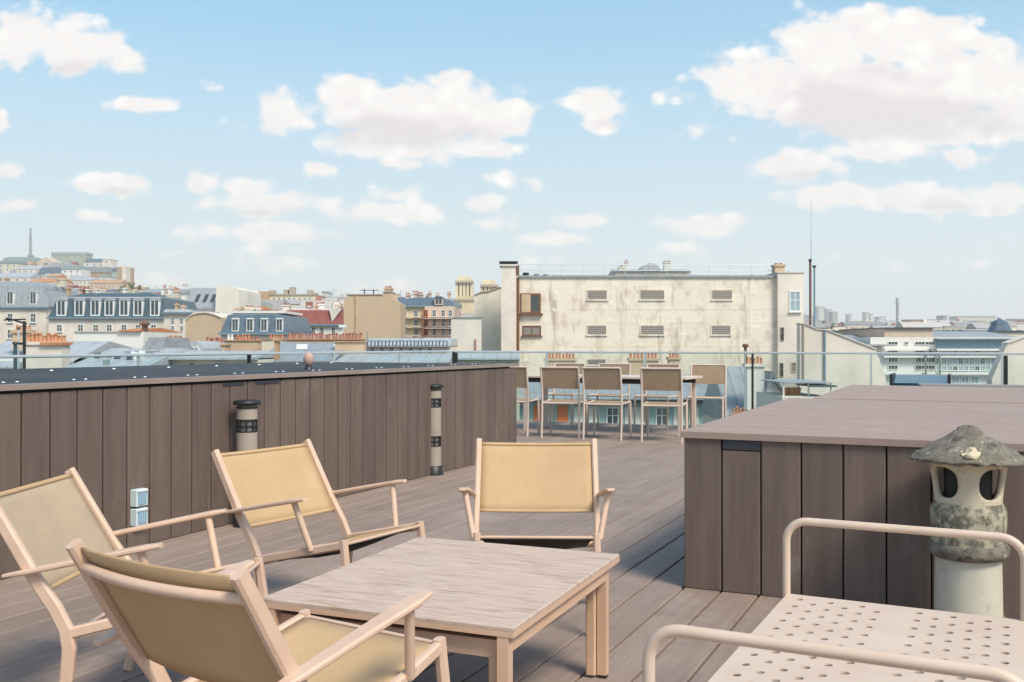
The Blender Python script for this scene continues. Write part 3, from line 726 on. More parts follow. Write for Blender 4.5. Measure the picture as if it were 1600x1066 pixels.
for px, py, w, h in ((933,461,30,14),(1019,461,37,14),(1128,461,31,14),(932.5,516,29,14),(1019,516,35,14),(1126.5,516,29,14),(932,566,28,8)):
    x, z = B.x(px), B.z(py); hw, hh = B.m(w)/2, B.m(h)/2
    b = MB(); b.box(x-hw-.07,x+hw+.07,-.05,.02,z+hh,z+hh+.08).box(x-hw-.10,x+hw+.10,-.10,.02,z-hh-.10,z-hh).box(x-hw-.07,x-hw,-.05,.02,z-hh+.001,z+hh-.001).box(x+hw,x+hw+.07,-.05,.02,z-hh+.001,z+hh-.001)
    o = b.build('vent', stained, B.o)
    b = MB(); n = 5
    for i in range(n): q = z-hh+2*hh*i/n; b.prism([(-.055,q),(-.01,q+2*hh/n*.85),(.0,q+2*hh/n*.85),(-.02,q)],x-hw,x+hw,'x')
    b.box(x-hw,x+hw,.004,.012,z-hh,z+hh,1)
    b.build('louvre', [M['grille'],M['dark']], o)
# windows in the left bay
B.win(829,474,32,31,pane='pane',frame='brown',bars=1)
MB().box(B.x(815),B.x(829),-.07,-.03,B.z(488),B.z(460)).build('boarding', M['stack'], B.o)
MB().box(B.x(811),B.x(848),-.35,.0,B.z(492.5),B.z(490)).build('balcony', M['brown'], B.o)
B.win(831,517,29,16,pane='grille',frame='brown',bars=1,sill=True)
B.rod(809.5,434,560,.10,'brown',-.25,'downpipe'); B.rod(806,430,560,.07,'stack',-.25,'downpipe')
# rooftop rail
b = MB()
for i in range(13):
    x = -B.w/2+.1+i*(B.w-.2)/12; b.tube([(x,1.2,B.z(430.5)),(x,1.2,B.z(412))], .022, 5)
for py in (412,421): b.tube([(-B.w/2+.1,1.2,B.z(py)),(B.w/2-.1,1.2,B.z(py))], .022, 5)
b.build('roof_railing', M['rail'], B.o)
for px, r in ((1099,.55),(1195,.5),(872,.4)):
    MB().lathe([(r,B.z(430.5)),(r,B.z(428)),(r*.8,B.z(425.5)),(r*.4,B.z(423.5)),(0,B.z(423))],B.x(px),4,12).build('rooflight', M['zincl'], B.o)
B.rod(822,424,431,.25,'black',1.5,'roof_vent'); B.rod(839,426,431,.2,'bluepipe',1.5,'roof_vent'); B.rod(853,427,431,.2,'black',1.5,'roof_vent')
# tall chimney left of it
B = Bld('tall pale chimney shaft with a dark cap, left edge of the big stained building', 783, 806, 74, cat='chimney', name='chimney_shaft')
B.wall(416, M['cream2'], dep=1.6, name='shaft')
MB().box(-B.w/2-.12,B.w/2+.12,-.12,1.7,B.z(416)+.003,B.z(413)).build('cornice', M['pale'], B.o)
MB().box(-B.w/2-.15,B.w/2+.15,-.15,1.75,B.z(410.5),B.z(408.5)).build('cap', M['black'], B.o)
for px in (785,791,798,804): B.rod(px,410.5,413,.10,'brown',.4,'cap_leg')
B.rod(808.6,414,430,.12,'brown',.3,'flue')
# right bay of the big building
B = Bld('narrow plastered stair bay with a tall window at the right end of the stained building', 1215.5, 1256, 74.5)
B.wall(426.5, M['cream2'], dep=9)
MB().box(-B.w/2-.08,B.w/2+.08,-.08,9.1,B.z(426.5)+.003,B.z(424.8)).build('coping', M['pale'], B.o)
B.win(1242,471,18,33,pane='panel',bars=1,child=True); B.win(1222,522,6,21,frame='stack',bars=0,sill=False); B.win(1221,578,6,22,frame='stack',bars=0,sill=False); B.win(1240,574,8,16,frame='cream',pane='grille',bars=0,sill=False)
B.chimney(1214,1229,415.5,426,2,'stack','terra',.5,.9,3)
for px in (1236,1244): B.rod(px,421,425,.05,'black',2,'aerial',1)
# right-hand side pilaster with pipes
B = Bld('rust brown vent pipe rising above the low cream wall', 1263, 1269, 66, cat='pipe', name='vent_pipe'); B.rod(1266,407,540,.075,'brown',0,'pipe'); B.rod(1266,405,409,.11,'black',0,'cap')
B = Bld('blue grey vent pipe just right of the rust brown one', 1270, 1276, 66.5, cat='pipe', name='vent_pipe'); B.rod(1272.6,417,540,.065,'bluepipe',0,'pipe'); B.rod(1272.6,415,418,.13,'black',0,'cap')
B = Bld('very thin tall whip antenna above the brown vent pipe', 1265, 1271, 66.8, cat='antenna', name='whip_antenna'); B.rod(1267.7,372,540,.045,'rail',0,'mast'); B.rod(1267.7,314,372,.022,'rail',0,'tip')
# rooftop structure beyond the big building
B = Bld('pale roof pavilion with a small dome and two chimneys beyond the big stained wall', 960, 1082, 118)
B.wall(424, M['pale'], dep=12, px0=962,px1=1080); B.gable(424,417,M['zincl'],px0=962,px1=1078,dep=8)
B.poly([(1000,424),(1004,416),(1012,412),(1020,412),(1028,416),(1032,424)], M['zincl'], -.3, 5, 'dome')
for px, w, t in ((972,8,418),(981,5,409),(1045,10,410)): B.chimney(px-w/2,px+w/2,t,426,2,'pale','terra2',1,.8,2.5)
B = Bld('ragged party wall of patched cream plaster left of the tall chimney shaft', 741, 786, 78)
B.poly([(741,600),(741,462),(752,457),(764,456),(779,450),(786,449),(786,600)], plaster('patched_render',(.76,.69,.57),.74,.9,.60,.08), 0, .8)
MB().prism([(B.x(741),B.z(462)),(B.x(741),B.z(460.5)),(B.x(752),B.z(455.5)),(B.x(764),B.z(454.5)),(B.x(779),B.z(448.5)),(B.x(786),B.z(447.5)),(B.x(786),B.z(449)),(B.x(779),B.z(450)),(B.x(764),B.z(456)),(B.x(752),B.z(457))],-.1,.9,'y').build('coping', M['sill'], B.o)
B.rod(742.5,505,548,.06,'brown',-.1,'pipe')
B = Bld('smooth pale blank wall in front of the church towers', 705, 752, 70)
B.wall(497, M['pale'], dep=.7); MB().box(-B.w/2-.05,B.w/2+.05,-.08,.75,B.z(497)+.003,B.z(495.8)).build('coping', M['greenroof'], B.o)
B.rod(743,530,552,.05,'terra2',-.1,'pipe')

# --- church towers
def tower(label, pc, top, gz=GZ):
    B = Bld(label, pc-13, pc+13, 300, cat='church tower', name='church_tower', group='church towers')
    k = top-431
    B.wall(470+k, M['gold'], pc-15, pc+19, dep=8); B.block(pc-17,pc+21,467+k,470.2+k,-.4,8.4,M['sill'],'cornice')
    B.block(pc-12.5,pc+12.5,463+k,467+k,.8,7,M['gold'],'plinth')
    b = MB()
    for q in (-11.5,-5.5,0,5.5,11.5): b.box(B.x(pc+q)-.42,B.x(pc+q)+.42,1,1.8,B.z(463+k),B.z(442+k)); b.box(B.x(pc+q)-.42,B.x(pc+q)+.42,5.4,6.2,B.z(463+k),B.z(442+k))
    for q in (-11.5,11.5): b.box(B.x(pc+q)-.42,B.x(pc+q)+.42,3.2,4,B.z(463+k),B.z(442+k))
    b.box(B.x(pc-9.5),B.x(pc+9.5),2.4,4.6,B.z(463+k),B.z(442+k),1)
    b.build('belfry', [M['yellow'],M['brown']], B.o)
    B.block(pc-14,pc+14,438.5+k,442+k,.4,6.9,M['sill'],'cornice')
    B.block(pc-11,pc+11,434.5+k,438.5+k,1,6.3,M['yellow'],'attic'); B.block(pc-9,pc+9,431+k,434.5+k,1.5,5.8,M['yellow'],'top_stage')
    return B
tower('nearer golden stone church tower with an open belfry, above the pale blank wall', 725, 431)
tower('second golden church tower, partly hidden behind the ragged plaster wall', 764, 437)

# --- right: low cream walls and the glazed building
B = Bld('low cream party wall sloping down to the right, beyond the glass railing', 1250, 1385, 45)
B.poly([(1250,640),(1250,506),(1256,506),(1276,515),(1291,516),(1368,546),(1384,590),(1385,640)], M['cream2'], 0, .5)
MB().prism([(B.x(1249),B.z(506)),(B.x(1249),B.z(504.6)),(B.x(1256),B.z(504.6)),(B.x(1276),B.z(513.6)),(B.x(1291),B.z(514.6)),(B.x(1369),B.z(544.6)),(B.x(1368),B.z(546)),(B.x(1291),B.z(516)),(B.x(1276),B.z(515)),(B.x(1256),B.z(506))],-.06,.56,'y').build('coping', M['pale'], B.o)
B.rod(1288,516,600,.045,'bluepipe',-.08,'downpipe'); B.rod(1255,507,600,.035,'sill',-.07,'pipe')
B = Bld('cream gable wall rising at the right edge beyond the railing', 1548, 1680, 45)
B.poly([(1550,640),(1550,592),(1574,537),(1602,527),(1680,505),(1680,640)], M['cream2'], 0, .5)
MB().prism([(B.x(1573.5),B.z(536.4)),(B.x(1574),B.z(535.4)),(B.x(1602),B.z(525.6)),(B.x(1680),B.z(503.5)),(B.x(1680),B.z(505)),(B.x(1602),B.z(527)),(B.x(1574),B.z(537))],-.06,.56,'y').build('coping', M['pale'], B.o)
B = Bld('white workshop with rows of glazing under a grey blue roof, between two cream walls', 1368, 1574, 60)
B.wall(527, M['whitew'], dep=12, px0=1360, px1=1590)
B.block(1382,1457,513.5,527,.0,8,M['pinkst'],'parapet'); B.block(1380,1459,511.8,513.5,-.15,8.1,M['slated'],'coping')
MB().prism([(-.5,B.z(531)),(-.5,B.z(529.5)),(5,B.z(516)),(11,B.z(516)),(11,B.z(531))],B.x(1459.5),B.x(1600),'x').build('roof', M['zinc'], B.o)
MB().prism([(-.5,B.z(541)),(-.5,B.z(539)),(5,B.z(522)),(11,B.z(520)),(11,B.z(541))],B.x(1330),B.x(1381.5),'x').build('roof', M['zinc'], B.o)
for px in (1395,1416,1437,1453):
    for py, h in ((536.5,5),(550,8),(562,9),(574,7)):
        if px == 1416 and py > 540: continue
        B.win(px,py,15 if px != 1416 else 6,h,bars=2,sill=False)
for py0, py1 in ((545,548),(556.3,558.8),(582,585)): B.block(1378,1572,py0,py1,-.35,-.1,M['white'],'ledge')
for k_ in range(12):
    px = 1466+k_*8.6
    for py, h in ((551.5,7),(564.5,9.5),(575.5,8)): B.win(px,py,8.2,h,pane='panel' if (k_*3+int(py))%4 else 'pane',bars=1,sill=False)
B.block(1462,1574,531.2,544,-.1,.1,M['bluepipe'],'fascia')
for k_ in range(3): B.win(1492+k_*15,594,13,13,pane='panel',bars=1,sill=False)
b = MB()
for i in range(15): g = PI*i/14; 
pts = [(B.x(1452+11*math.cos(PI*i/12)),-.5,B.z(562-17*math.sin(PI*i/12))) for i in range(13)]
b.tube(pts,.06,6); b.tube([(pts[0][0],-.5,pts[0][2]),(pts[0][0],-.5,pts[0][2]-.9)],.06,6); b.tube([(pts[-1][0],-.5,pts[-1][2]),(pts[-1][0],-.5,pts[-1][2]-.9)],.06,6)
b.build('arched_frame', M['greenroof'], B.o)
B = Bld('long flat roofed pale building whose thin dark parapet line runs behind the workshop', 1285, 1620, 95)
B.wall(519, M['cream'], dep=14); MB().box(-B.w/2-.1,B.w/2+.1,-.15,14.1,B.z(519)+.003,B.z(516.6)).build('coping', M['slated'], B.o)
B.block(1380,1440,514.2,516.6,2,9,M['zinc'],'roof_plant')
B = Bld('dark blue stepped turret roof near the right edge of the picture', 1555, 1593, 110)
B.wall(522, M['cream2'], dep=3.5, px0=1562,px1=1586)
cx = B.x(1574)
MB().lathe([(1.55,B.z(523)),(1.5,B.z(521)),(1.25,B.z(514)),(1.05,B.z(509)),(1.0,B.z(507.5))],cx,1.75,8,smooth=False).build('lower_roof', M['slate'], B.o)
MB().lathe([(1.0,B.z(507.5)),(.95,B.z(505)),(.6,B.z(500.5)),(.35,B.z(499))],cx,1.75,8,smooth=False).build('upper_roof', M['slate'], B.o)
MB().lathe([(.25,B.z(499)),(.25,B.z(496.5)),(0,B.z(495))],cx,1.75,8).build('finial', M['zinc'], B.o)

# --- roofs just beyond the deck
B = Bld('pale aqua building with white framed windows and orange shutters, seen under the dining chairs', 800, 1150, 55)
B.wall(625, M['aqua'], dep=11)
MB().prism([(-.5,B.z(627)),(-.5,B.z(622)),(5.5,B.z(590)),(11,B.z(604)),(11,B.z(627))],-B.w/2-.2,B.w/2+.2,'x').build('roof', M['zinc'], B.o)
MB().box(-B.w/2-.2,B.w/2+.2,-.75,-.502,B.z(627)-.06,B.z(624)).build('gutter', M['black'], B.o)
for px in (957,1034,1110): B.win(px,651,20,30,child=True)
for px in (842,879): MB().box(B.x(px-8),B.x(px+8),-.07,-.01,B.z(664),B.z(634)).build('shutter', M['orange'], B.o)
for px in (905,928,984,1000,1060,1084): MB().box(B.x(px-8),B.x(px+8),-.07,-.01,B.z(664),B.z(636)).build('shutter', M['whitew'], B.o)
B.chimney(857,908,566,610,9,'stack','terra',5,.7,11); B.chimney(1001,1050,566,610,8,'stack','terra',5,.7,12); B.chimney(1068,1086,564,610,3,'stack','terra',5,.7,11)
B = Bld('small blue roofed house with a white gable and orange pots, left of the clad box', 1135, 1224, 47)
MB().prism([(-.1,B.z(660)),(-.1,B.z(655)),(3.2,B.z(575)),(6.4,B.z(655)),(6.4,B.z(660))],B.x(1135),B.x(1190),'x').build('roof', M['zinc'], B.o)
MB().box(B.x(1137),B.x(1222),.1,6.2,0,B.z(660)).build('wall', M['cream2'], B.o)
B.poly([(1183,660),(1183,637),(1201,588),(1221,624),(1221,660)], M['whitew'], -.5, 3, 'gable')
for p in (((1180,640),(1201,580),(1201,587),(1183.5,640)),((1201,580),(1225,622),(1221.5,624),(1201,587))): B.poly(p, M['zinc'], -.8, 4, 'gable_roof')
B.chimney(1164,1191,573,640,5,'whitew','terra',-.4,.6,12)
B.rod(1160,548,640,.03,'rail',-.5,'flue'); B.rod(1164,541,575,.07,'brown',-.1,'flue'); MB().lathe([(.12,B.z(543)),(.17,B.z(540)),(.1,B.z(537.5)),(0,B.z(537))],B.x(1164),-.1,10).build('cowl', M['brown'], B.o)
B.chimney(1184,1199,628,650,3,'stack','terra2',-1.6,.5,12); B.chimney(1134,1155,650,670,4,'stack','terra',-1.6,.5,14)
g = thing('roof_canopy', 'flat blue grey canopy on thin posts above orange pots, behind the clad box', 'canopy', (X(1258,19),19,GZ), 0)
q = lambda px: (px-1258)*19/F
MB().box(q(1222),q(1298),-.1,1.6,Z(599,19)-GZ,Z(597.5,19)-GZ).build('canopy_top', M['zinc'], g)
MB().box(q(1262),q(1300),-.3,.8,Z(604,19)-GZ,Z(601.5,19)-GZ).build('lower_canopy', M['slated'], g)
for p in (1223,1262,1297): MB().tube([(q(p),-.05,0),(q(p),-.05,Z(598,19)-GZ)],.018,6).build('post', M['white'], g)
MB().box(q(1218),q(1300),-.2,1.8,0,Z(619,19)-GZ).build('base_wall', M['cream2'], g)
for p in (1232,1243,1252): MB().lathe([(.06,Z(619,19)-GZ),(.085,Z(609,19)-GZ),(.085,Z(607,19)-GZ),(0,Z(608,19)-GZ)],q(p),.3,10).build('clay_pot', M['terra'], g)

# --- left, mid distance
B = Bld('grey mansard building at the far left edge with two white dormers', -60, 76, 120)
B.wall(481, M['cream2'], dep=12, px1=72); B.mansard(480,446,438,M['zinc'],px1=76,dep=12)
for px in (-22,16,52): B.dormer(px,457,476,11,'zincl','white')
B.wins((-25,-5,16,52),(497,), 9, 15)
B.wins((-25,-5,16,52),(522,540), 9, 15)
B.chimney(60,72,433,445,4,'cream','terra',5,.8,5)
B = Bld('long cream building with a dark teal roof and a row of seven white dormers', 76, 262, 110)
B.wall(497, M['cream2'], dep=12); B.mansard(496,466,456,M['slated'],dep=12)
MB().box(-B.w/2+.9,B.w/2-.9,.65,11.3,B.z(467),B.z(463.5)).build('roof_edge', M['zincl'], B.o)
for px in (96,124,149,171,194,216,242): B.dormer(px,469,494,15,'zincl','white')
B.wins((93,126,150,171,194,216,240),(513,), 9, 12); B.wins((93,126,150,171,194,216,240),(538,), 9, 14)
B.chimney(93,108,450,460,4,'redroof','terra2',5,.8,5); B.chimney(228,250,452,462,4,'cream','terra',6,.8,5)
B = Bld('slate roofed house with three roof windows beside a pale blank gable', 258, 376, 150)
B.wall(483, M['whitew'], dep=12, px1=338)
MB().prism([(-.3,B.z(484)),(-.3,B.z(481)),(3.5,B.z(452)),(8.5,B.z(452)),(12,B.z(484))],B.x(287),B.x(341),'x').build('roof', M['zinc'], B.o)
B.block(258,286.5,458,483,.5,10,M['whitew'],'attic'); B.wins((265,278),(468,),9,11,pane='panel',y0=.5,sill=False); B.block(256,288,455.5,458,.2,10.3,M['zincl'],'roof')
def sky(px, py, w, h):
    x = B.x(px); hw = B.m(w)/2; z0, z1 = B.z(py+h/2), B.z(py-h/2); f = lambda z: -.3+(z-B.z(481))*3.8/(B.z(452)-B.z(481))
    vs = [(x-hw,f(z0)-.12,z0),(x+hw,f(z0)-.12,z0),(x+hw,f(z1)-.12,z1),(x-hw,f(z1)-.12,z1)]; vs += [(a,y+.2,z) for a,y,z in vs]
    MB().add(vs,[(0,1,2,3),(0,4,5,1),(1,5,6,2),(2,6,7,3),(3,7,4,0)]).build('roof_window', M['pane'], B.o)
for px in (303,316,328): sky(px,465,5.5,13)
B.poly([(335,560),(341,452),(346,447),(371,449),(376,453),(376,560)], M['pale'], -1, 13, 'gable_wall')
B.wins((298,),(490,),6,8)
B = Bld('small cream house with little dark windows left of the rounded tan gable', 256, 300, 96)
B.wall(488, M['cream2'], dep=8); B.mansard(488,484,483,M['zincl'],dep=8)
B.wins((270,284),(501,513),5,8,sill=False)
B = Bld('tan wall with a rounded top and pale coping beside the blue mansard', 290, 346, 90)
arc = [(290,600),(290,502),(297,494),(308,490),(322,489),(335,492),(346,497),(346,600)]
B.poly(arc, M['tan'], 0, 9)
up = [(a,c) for a,c in arc[1:-1]]
MB().prism([(B.x(a),B.z(c)) for a,c in up]+[(B.x(a),B.z(c-1.8)) for a,c in up[::-1]],-.12,9.1,'y').build('coping', M['cream2'], B.o)
B = Bld('building with a bright blue slate mansard and four white oval topped dormers', 345, 452, 80)
B.wall(521, M['cream2'], dep=10); B.mansard(520,492,489,M['slate'],dep=10,px1=450)
B.block(352,440,485,489,1,8,M['whitew'],'parapet')
for px in (368,391,413,437): B.dormer(px,499,518,11,'white','white',y0=.0)
B.chimney(362,372,480,486,3,'cream','terra2',4,.8,4); B.chimney(384,398,481,486,4,'tile','terra',4,.8,3)
B = Bld('wide yellow stone block with a brown corner tower on the far skyline', 383, 500, 350)
B.wall(461, M['yellow'], dep=20, px0=418, px1=492); B.wall(456, M['browntile'], dep=16, px0=403, px1=421, y0=-2); B.wall(475, M['tan'], dep=16, px0=383, px1=404)
MB().box(B.x(417),B.x(493),-.5,20.5,B.z(461),B.z(459.5)).build('coping', M['sill'], B.o)
for px,w,t in ((418,8,453),(440,7,452),(450,8,448),(478,8,453),(486,6,457)): B.chimney(px-w/2,px+w/2,t,461,0,'sill',y0=6,dep=3)
B.wins((428,436,444,452,460,468,476,484),(468,),3.5,6,sill=False)
B = Bld('white house with a dark red tiled roof and five small windows', 445, 536, 100)
B.wall(508, M['whitew'], dep=11); B.mansard(507,486,484,M['redroof'],dep=11,hip=False)
MB().box(B.x(446),B.x(516),3,8,B.z(487),B.z(480.5)).build('chimney_stack', M['whitew'], B.o)
B.poly([(514,482),(535,482),(519,503)], M['pale'], -.1, 2.2, 'party_wall')
B.wins((463,477,490,503,521),(517,),6,11,sill=False)
B.chimney(478,492,474,484,3,'whitew','terra2',5,.8,4); B.chimney(508,514,478,486,2,'cream','terra2',5,.8,4); B.rod(507,448,480,.06,'rail',5,'aerial',1)
B = Bld('little cream and red chimneyed houses just right of the blue mansard', 424, 450, 115)
B.wall(490, M['cream2'], dep=9); B.gable(490,483,M['tile'],dep=8); B.win(431,497,5,7); B.chimney(438,448,478,490,4,'whitew','terra2',1,.8,4)
B = Bld('big blank tan gable wall with a stepped top and three chimneys', 537, 626, 85)
B.poly([(537,600),(537,470),(541,463),(548,461),(597,461),(600,457),(611,457),(614,468),(626,474),(626,600)], M['tan'], 0, 4)
B.block(540,598,459.6,461,-.08,4.1,M['sill'],'coping'); B.block(598,612,455.2,457,-.08,3,M['sill'],'coping')
MB().box(B.x(555)-.05,B.x(555)+.05,-.05,0,B.z(520),B.z(462)).build('render_joint', M['browntile'], B.o)
B.rod(561,449,461,.05,'black',3,'aerial',1); B.rod(576,449,461,.05,'black',3,'aerial',1)
B.chimney(600,611,452,457,4,'tan','terra2',.4,.8,4)
# Haussmann block
B = Bld('ornate stone apartment block with balconies, between the tan gable and the church tower', 619, 710, 110)
B.wall(479, M['gold'], dep=12, px1=664); B.wall(479, M['pinkst'], dep=12.4, px0=664.1, y0=-.4)
B.mansard(478,470,464,M['slate'],dep=12,px0=620,px1=709)
for px,w,t in ((634,6,461),(646,9,458),(654,7,460),(666,5,463)): B.chimney(px-w/2,px+w/2,t,476,3,'pinkst','terra2',2,.8,4)
B.dormer(686,466,477,13,'slated','pinkst',y0=-.4); 
B.wins((632,650),(490,505,519,534),7,10); B.wins((665.5,),(490,505,519,534),7,11,frame='orange',y0=-.4)
B.wins((679,693,704),(490,505,519,534),6,11,y0=-.4)
for py in (497,512,527): B.block(620,663,py,py+1,-.6,0,M['sill'],'balcony'); B.block(665,709,py+.6,py+1.8,-1.2,-.4,M['pinkst'],'balcony')
b = MB()
for py in (494.5,509.5,524.5):
    for i in range(30): px = 666+i*1.45; b.box(B.x(px)-.02,B.x(px)+.02,-1.15,-1.11,B.z(py+6.2),B.z(py+2.5))
    b.box(B.x(665),B.x(709),-1.16,-1.1,B.z(py+2.7),B.z(py+2.2))
b.build('balcony_railing', M['black'], B.o)
B.block(692,709,531,545,-1.6,-.5,M['redroof'],'awning')
B = Bld('low building with a dark railed roof edge and cream attic windows, below the ornate block', 566, 704, 62)
B.wall(541, M['cream2'], dep=9)
MB().prism([(-.3,B.z(542)),(-.3,B.z(540)),(3,B.z(528)),(7,B.z(528)),(9,B.z(542))],B.x(566),B.x(704),'x').build('roof', M['zincl'], B.o)
b = MB()
for i in range(24): px = 570+i*5.6; b.box(B.x(px)-.03,B.x(px)+.03,-.35,-.31,B.z(540),B.z(533))
b.box(B.x(568),B.x(700),-.36,-.3,B.z(533.6),B.z(532.6)); b.build('roof_railing', M['black'], B.o)
B.wins((582,597,612,627,642,657,672,687),(548,),7,9,sill=False)
MB().lathe([(.30,0),(.26,.06),(.1,.1),(0,.11)],n=16).build('satellite_dish', M['white'], B.o); sd = B.o.children[-1]; sd.rotation_euler = (PI/2+.2,0,0); sd.location = (B.x(572.5),.2,B.z(519.5))
MB().lathe([(.07,0),(.07,.14),(0,.15)],n=10).build('dish_receiver', M['black'], B.o); sr = B.o.children[-1]; sr.rotation_euler = (PI/2,0,0); sr.location = (B.x(572.5),-.05,B.z(519.5))
B.rod(573,519,541,.03,'bluepipe',.3,'dish_mast')

# --- left, close roofs seen over and through the balustrade
B = Bld('blank white party wall with an orange tiled edge, above the near zinc roofs', 116, 224, 55)
B.wall(518.5, M['whitew'], dep=7); MB().box(-B.w/2-.1,B.x(186),-.1,7.1,B.z(518.5)+.003,B.z(517.3)).build('coping', M['pale'], B.o)
MB().prism([(-.2,B.z(518)),(-.2,B.z(516.5)),(3,B.z(511)),(7,B.z(518))],B.x(187),B.x(222),'x').build('tiled_edge', M['tile'], B.o)
B.chimney(219,224,508,518,1,'brown','terra2',.2,.5,3)
B = Bld('lilac grey zinc roof with a pale chimney and a crowd of clay pots, lower left', -60, 116, 45)
B.wall(560, M['whitew'], dep=8)
MB().prism([(-1,B.z(575)),(-1,B.z(572)),(4,B.z(533)),(9,B.z(552)),(9,B.z(575))],-B.w/2,B.w/2,'x').build('roof', M['zincl'], B.o)
B.chimney(57,117,539,575,10,'cream2','terra',-1.3,.8,13,.10)
B.block(86,120,535,539.5,-1.45,-.4,M['tile'],'stack_band')
B.chimney(2,27,520,548,5,'stack','terra',1,.6,9)
B = Bld('pale blue zinc roof full of small vents behind the balustrade, below the white party wall', 100, 226, 38)
B.wall(575, M['pale'], dep=8)
MB().prism([(-.5,B.z(582)),(-.5,B.z(578)),(4.5,B.z(545)),(8,B.z(552)),(8,B.z(582))],-B.w/2,B.w/2,'x').build('roof', M['zincl'], B.o)
rq = random.Random(9)
for i in range(14):
    px = rq.uniform(106,205); py = rq.uniform(556,572)
    yy = -.5+(B.z(py)-B.z(578))*5/(B.z(545)-B.z(578))
    MB().box(B.x(px)-.09,B.x(px)+.09,yy-.1,yy+.15,B.z(py)-.1,B.z(py)+rq.uniform(.08,.28)).build('roof_vent', M[('slated','zinc','greenroof','white')[i%4]], B.o)
B = Bld('stepped grey dormer house with tall white framed windows, right of the white party wall', 213, 252, 42)
B.wall(556, M['whitew'], dep=6); 
for i,(a,c,t,u) in enumerate(((219,248,527,533),(220,250,533.2,540),(222,252,540.2,548))): B.block(a,c,t,u,.9-.4*i,4,M['zinc'],'roof_step')
B.block(214,254,548.4,552,-.3,5,M['black'],'gutter'); B.wins((220,232,244),(566,),8,18)
def stackhouse(label, px0, px1, d, top, pots, mat='stack', bot=575, **k):
    B = Bld(label, px0, px1, d, cat='chimney', name='chimney_wall'); x0, x1 = px0, px1
    MB().box(-B.w/2,B.w/2,0,.9,0,B.z(top)).build('stack', M[mat], B.o)
    MB().box(-B.w/2-.06,B.w/2+.06,-.07,.97,B.z(top)+.002,B.z(top-2)).build('coping', M['browntile'], B.o)
    rr = random.Random(int(px0))
    for (a,c,n,pm,ph) in pots:
        for i in range(n):
            x = B.x(a+(c-a)*(i+.5)/n); h = B.m(ph)*rr.uniform(.75,1.1); r = min(.13,B.m((c-a)/n)*.45); z0 = B.z(top-2)-.01; y = .45+rr.uniform(-.12,.12)
            MB().lathe([(r,z0),(r*.85,z0+h*.55),(r*.78,z0+h*.82),(r,z0+h*.86),(r*.98,z0+h*.95),(r*.7,z0+h),(0,z0+h-.01)],x,y,8).build('chimney_pot', M[pm], B.o)
    return B
stackhouse('tan chimney wall with a cluster of orange pots left of the little blue arch', 254, 292, 48, 540, [(256,286,6,'terra',15)])
stackhouse('chimney wall with maroon pots right of the little blue arch', 315, 352, 49, 540, [(318,345,6,'terra2',14)])
stackhouse('low tan chimney wall with squat orange pots under the blue mansard', 345, 402, 52, 533, [(352,362,2,'white',8),(364,388,5,'terra',9),(388,400,2,'terra2',6)], 'stack')
stackhouse('plain pale chimney wall topped by bright little pots right of the squat ones', 402, 442, 54, 531, [(418,441,5,'terra',7)], 'cream')
stackhouse('very long brown chimney wall with a thin line of dark red pots', 442, 566, 56, 531, [(446,564,22,'terra2',9)], 'browntile')
B = Bld('small lilac zinc arch dormer between two chimney walls', 290, 318, 46)
B.poly([(291,600),(291,545),(294,537),(300,533),(308,533),(314,537),(317,545),(317,600)], M['zincl'], 0, 4, 'roof'); B.win(304,548,14,12,pane='panel',bars=1)
B = Bld('grey zinc roof with two white skylights in front of the long brown chimney wall', 404, 524, 44)
B.wall(566, M['pale'], dep=8)
MB().prism([(-.5,B.z(568)),(-.5,B.z(564)),(4,B.z(535)),(8,B.z(550)),(8,B.z(568))],-B.w/2,B.w/2,'x').build('roof', M['zinc'], B.o)
for a in (446,508):
    x = B.x(a); z0, z1 = B.z(546), B.z(538); f = lambda z: -.5+(z-B.z(564))*4.5/(B.z(535)-B.z(564))
    vs = [(x,f(z0)-.1,z0),(x+.5,f(z0)-.1,z0),(x+.25,f(z1)-.1,z1),(x-.25,f(z1)-.1,z1)]; vs += [(p,q+.25,r) for p,q,r in vs]
    MB().add(vs,[(0,1,2,3),(0,4,5,1),(1,5,6,2),(2,6,7,3),(3,7,4,0)]).build('skylight', M['white'], B.o)
B.chimney(431,437,533,562,0,'browntile',y0=-.3,dep=.4)
stackhouse('short salmon chimney wall at the right end of the grey zinc roof', 523, 568, 46, 535, [(526,564,0,'terra',6)], 'stack')
B = Bld('yellowish rendered low house behind the balustrade under the chimney walls', 250, 404, 41)
B.wall(560, M['cream'], dep=5); MB().prism([(-.4,B.z(562)),(-.4,B.z(559)),(2.5,B.z(549)),(5,B.z(562))],-B.w/2,B.w/2,'x').build('roof', M['zincl'], B.o)
B.wins((268,300,340,372),(572,),9,12)
B = Bld('pale green courtyard building behind the right half of the left balustrade', 700, 812, 48)
B.wall(560, M['green'], dep=8); MB().prism([(-.4,B.z(562)),(-.4,B.z(559)),(4,B.z(549)),(8,B.z(562))],-B.w/2,B.w/2,'x').build('roof', M['zincl'], B.o)
B.wins((720,745,770,795),(572,),10,14)
B = Bld('teal grey zinc roofed row behind the balustrade below the ornate block', 524, 702, 43)
B.wall(568, M['aqua'], dep=6); MB().prism([(-.4,B.z(570)),(-.4,B.z(566)),(3,B.z(554)),(6,B.z(570))],-B.w/2,B.w/2,'x').build('roof', M['zincl'], B.o)
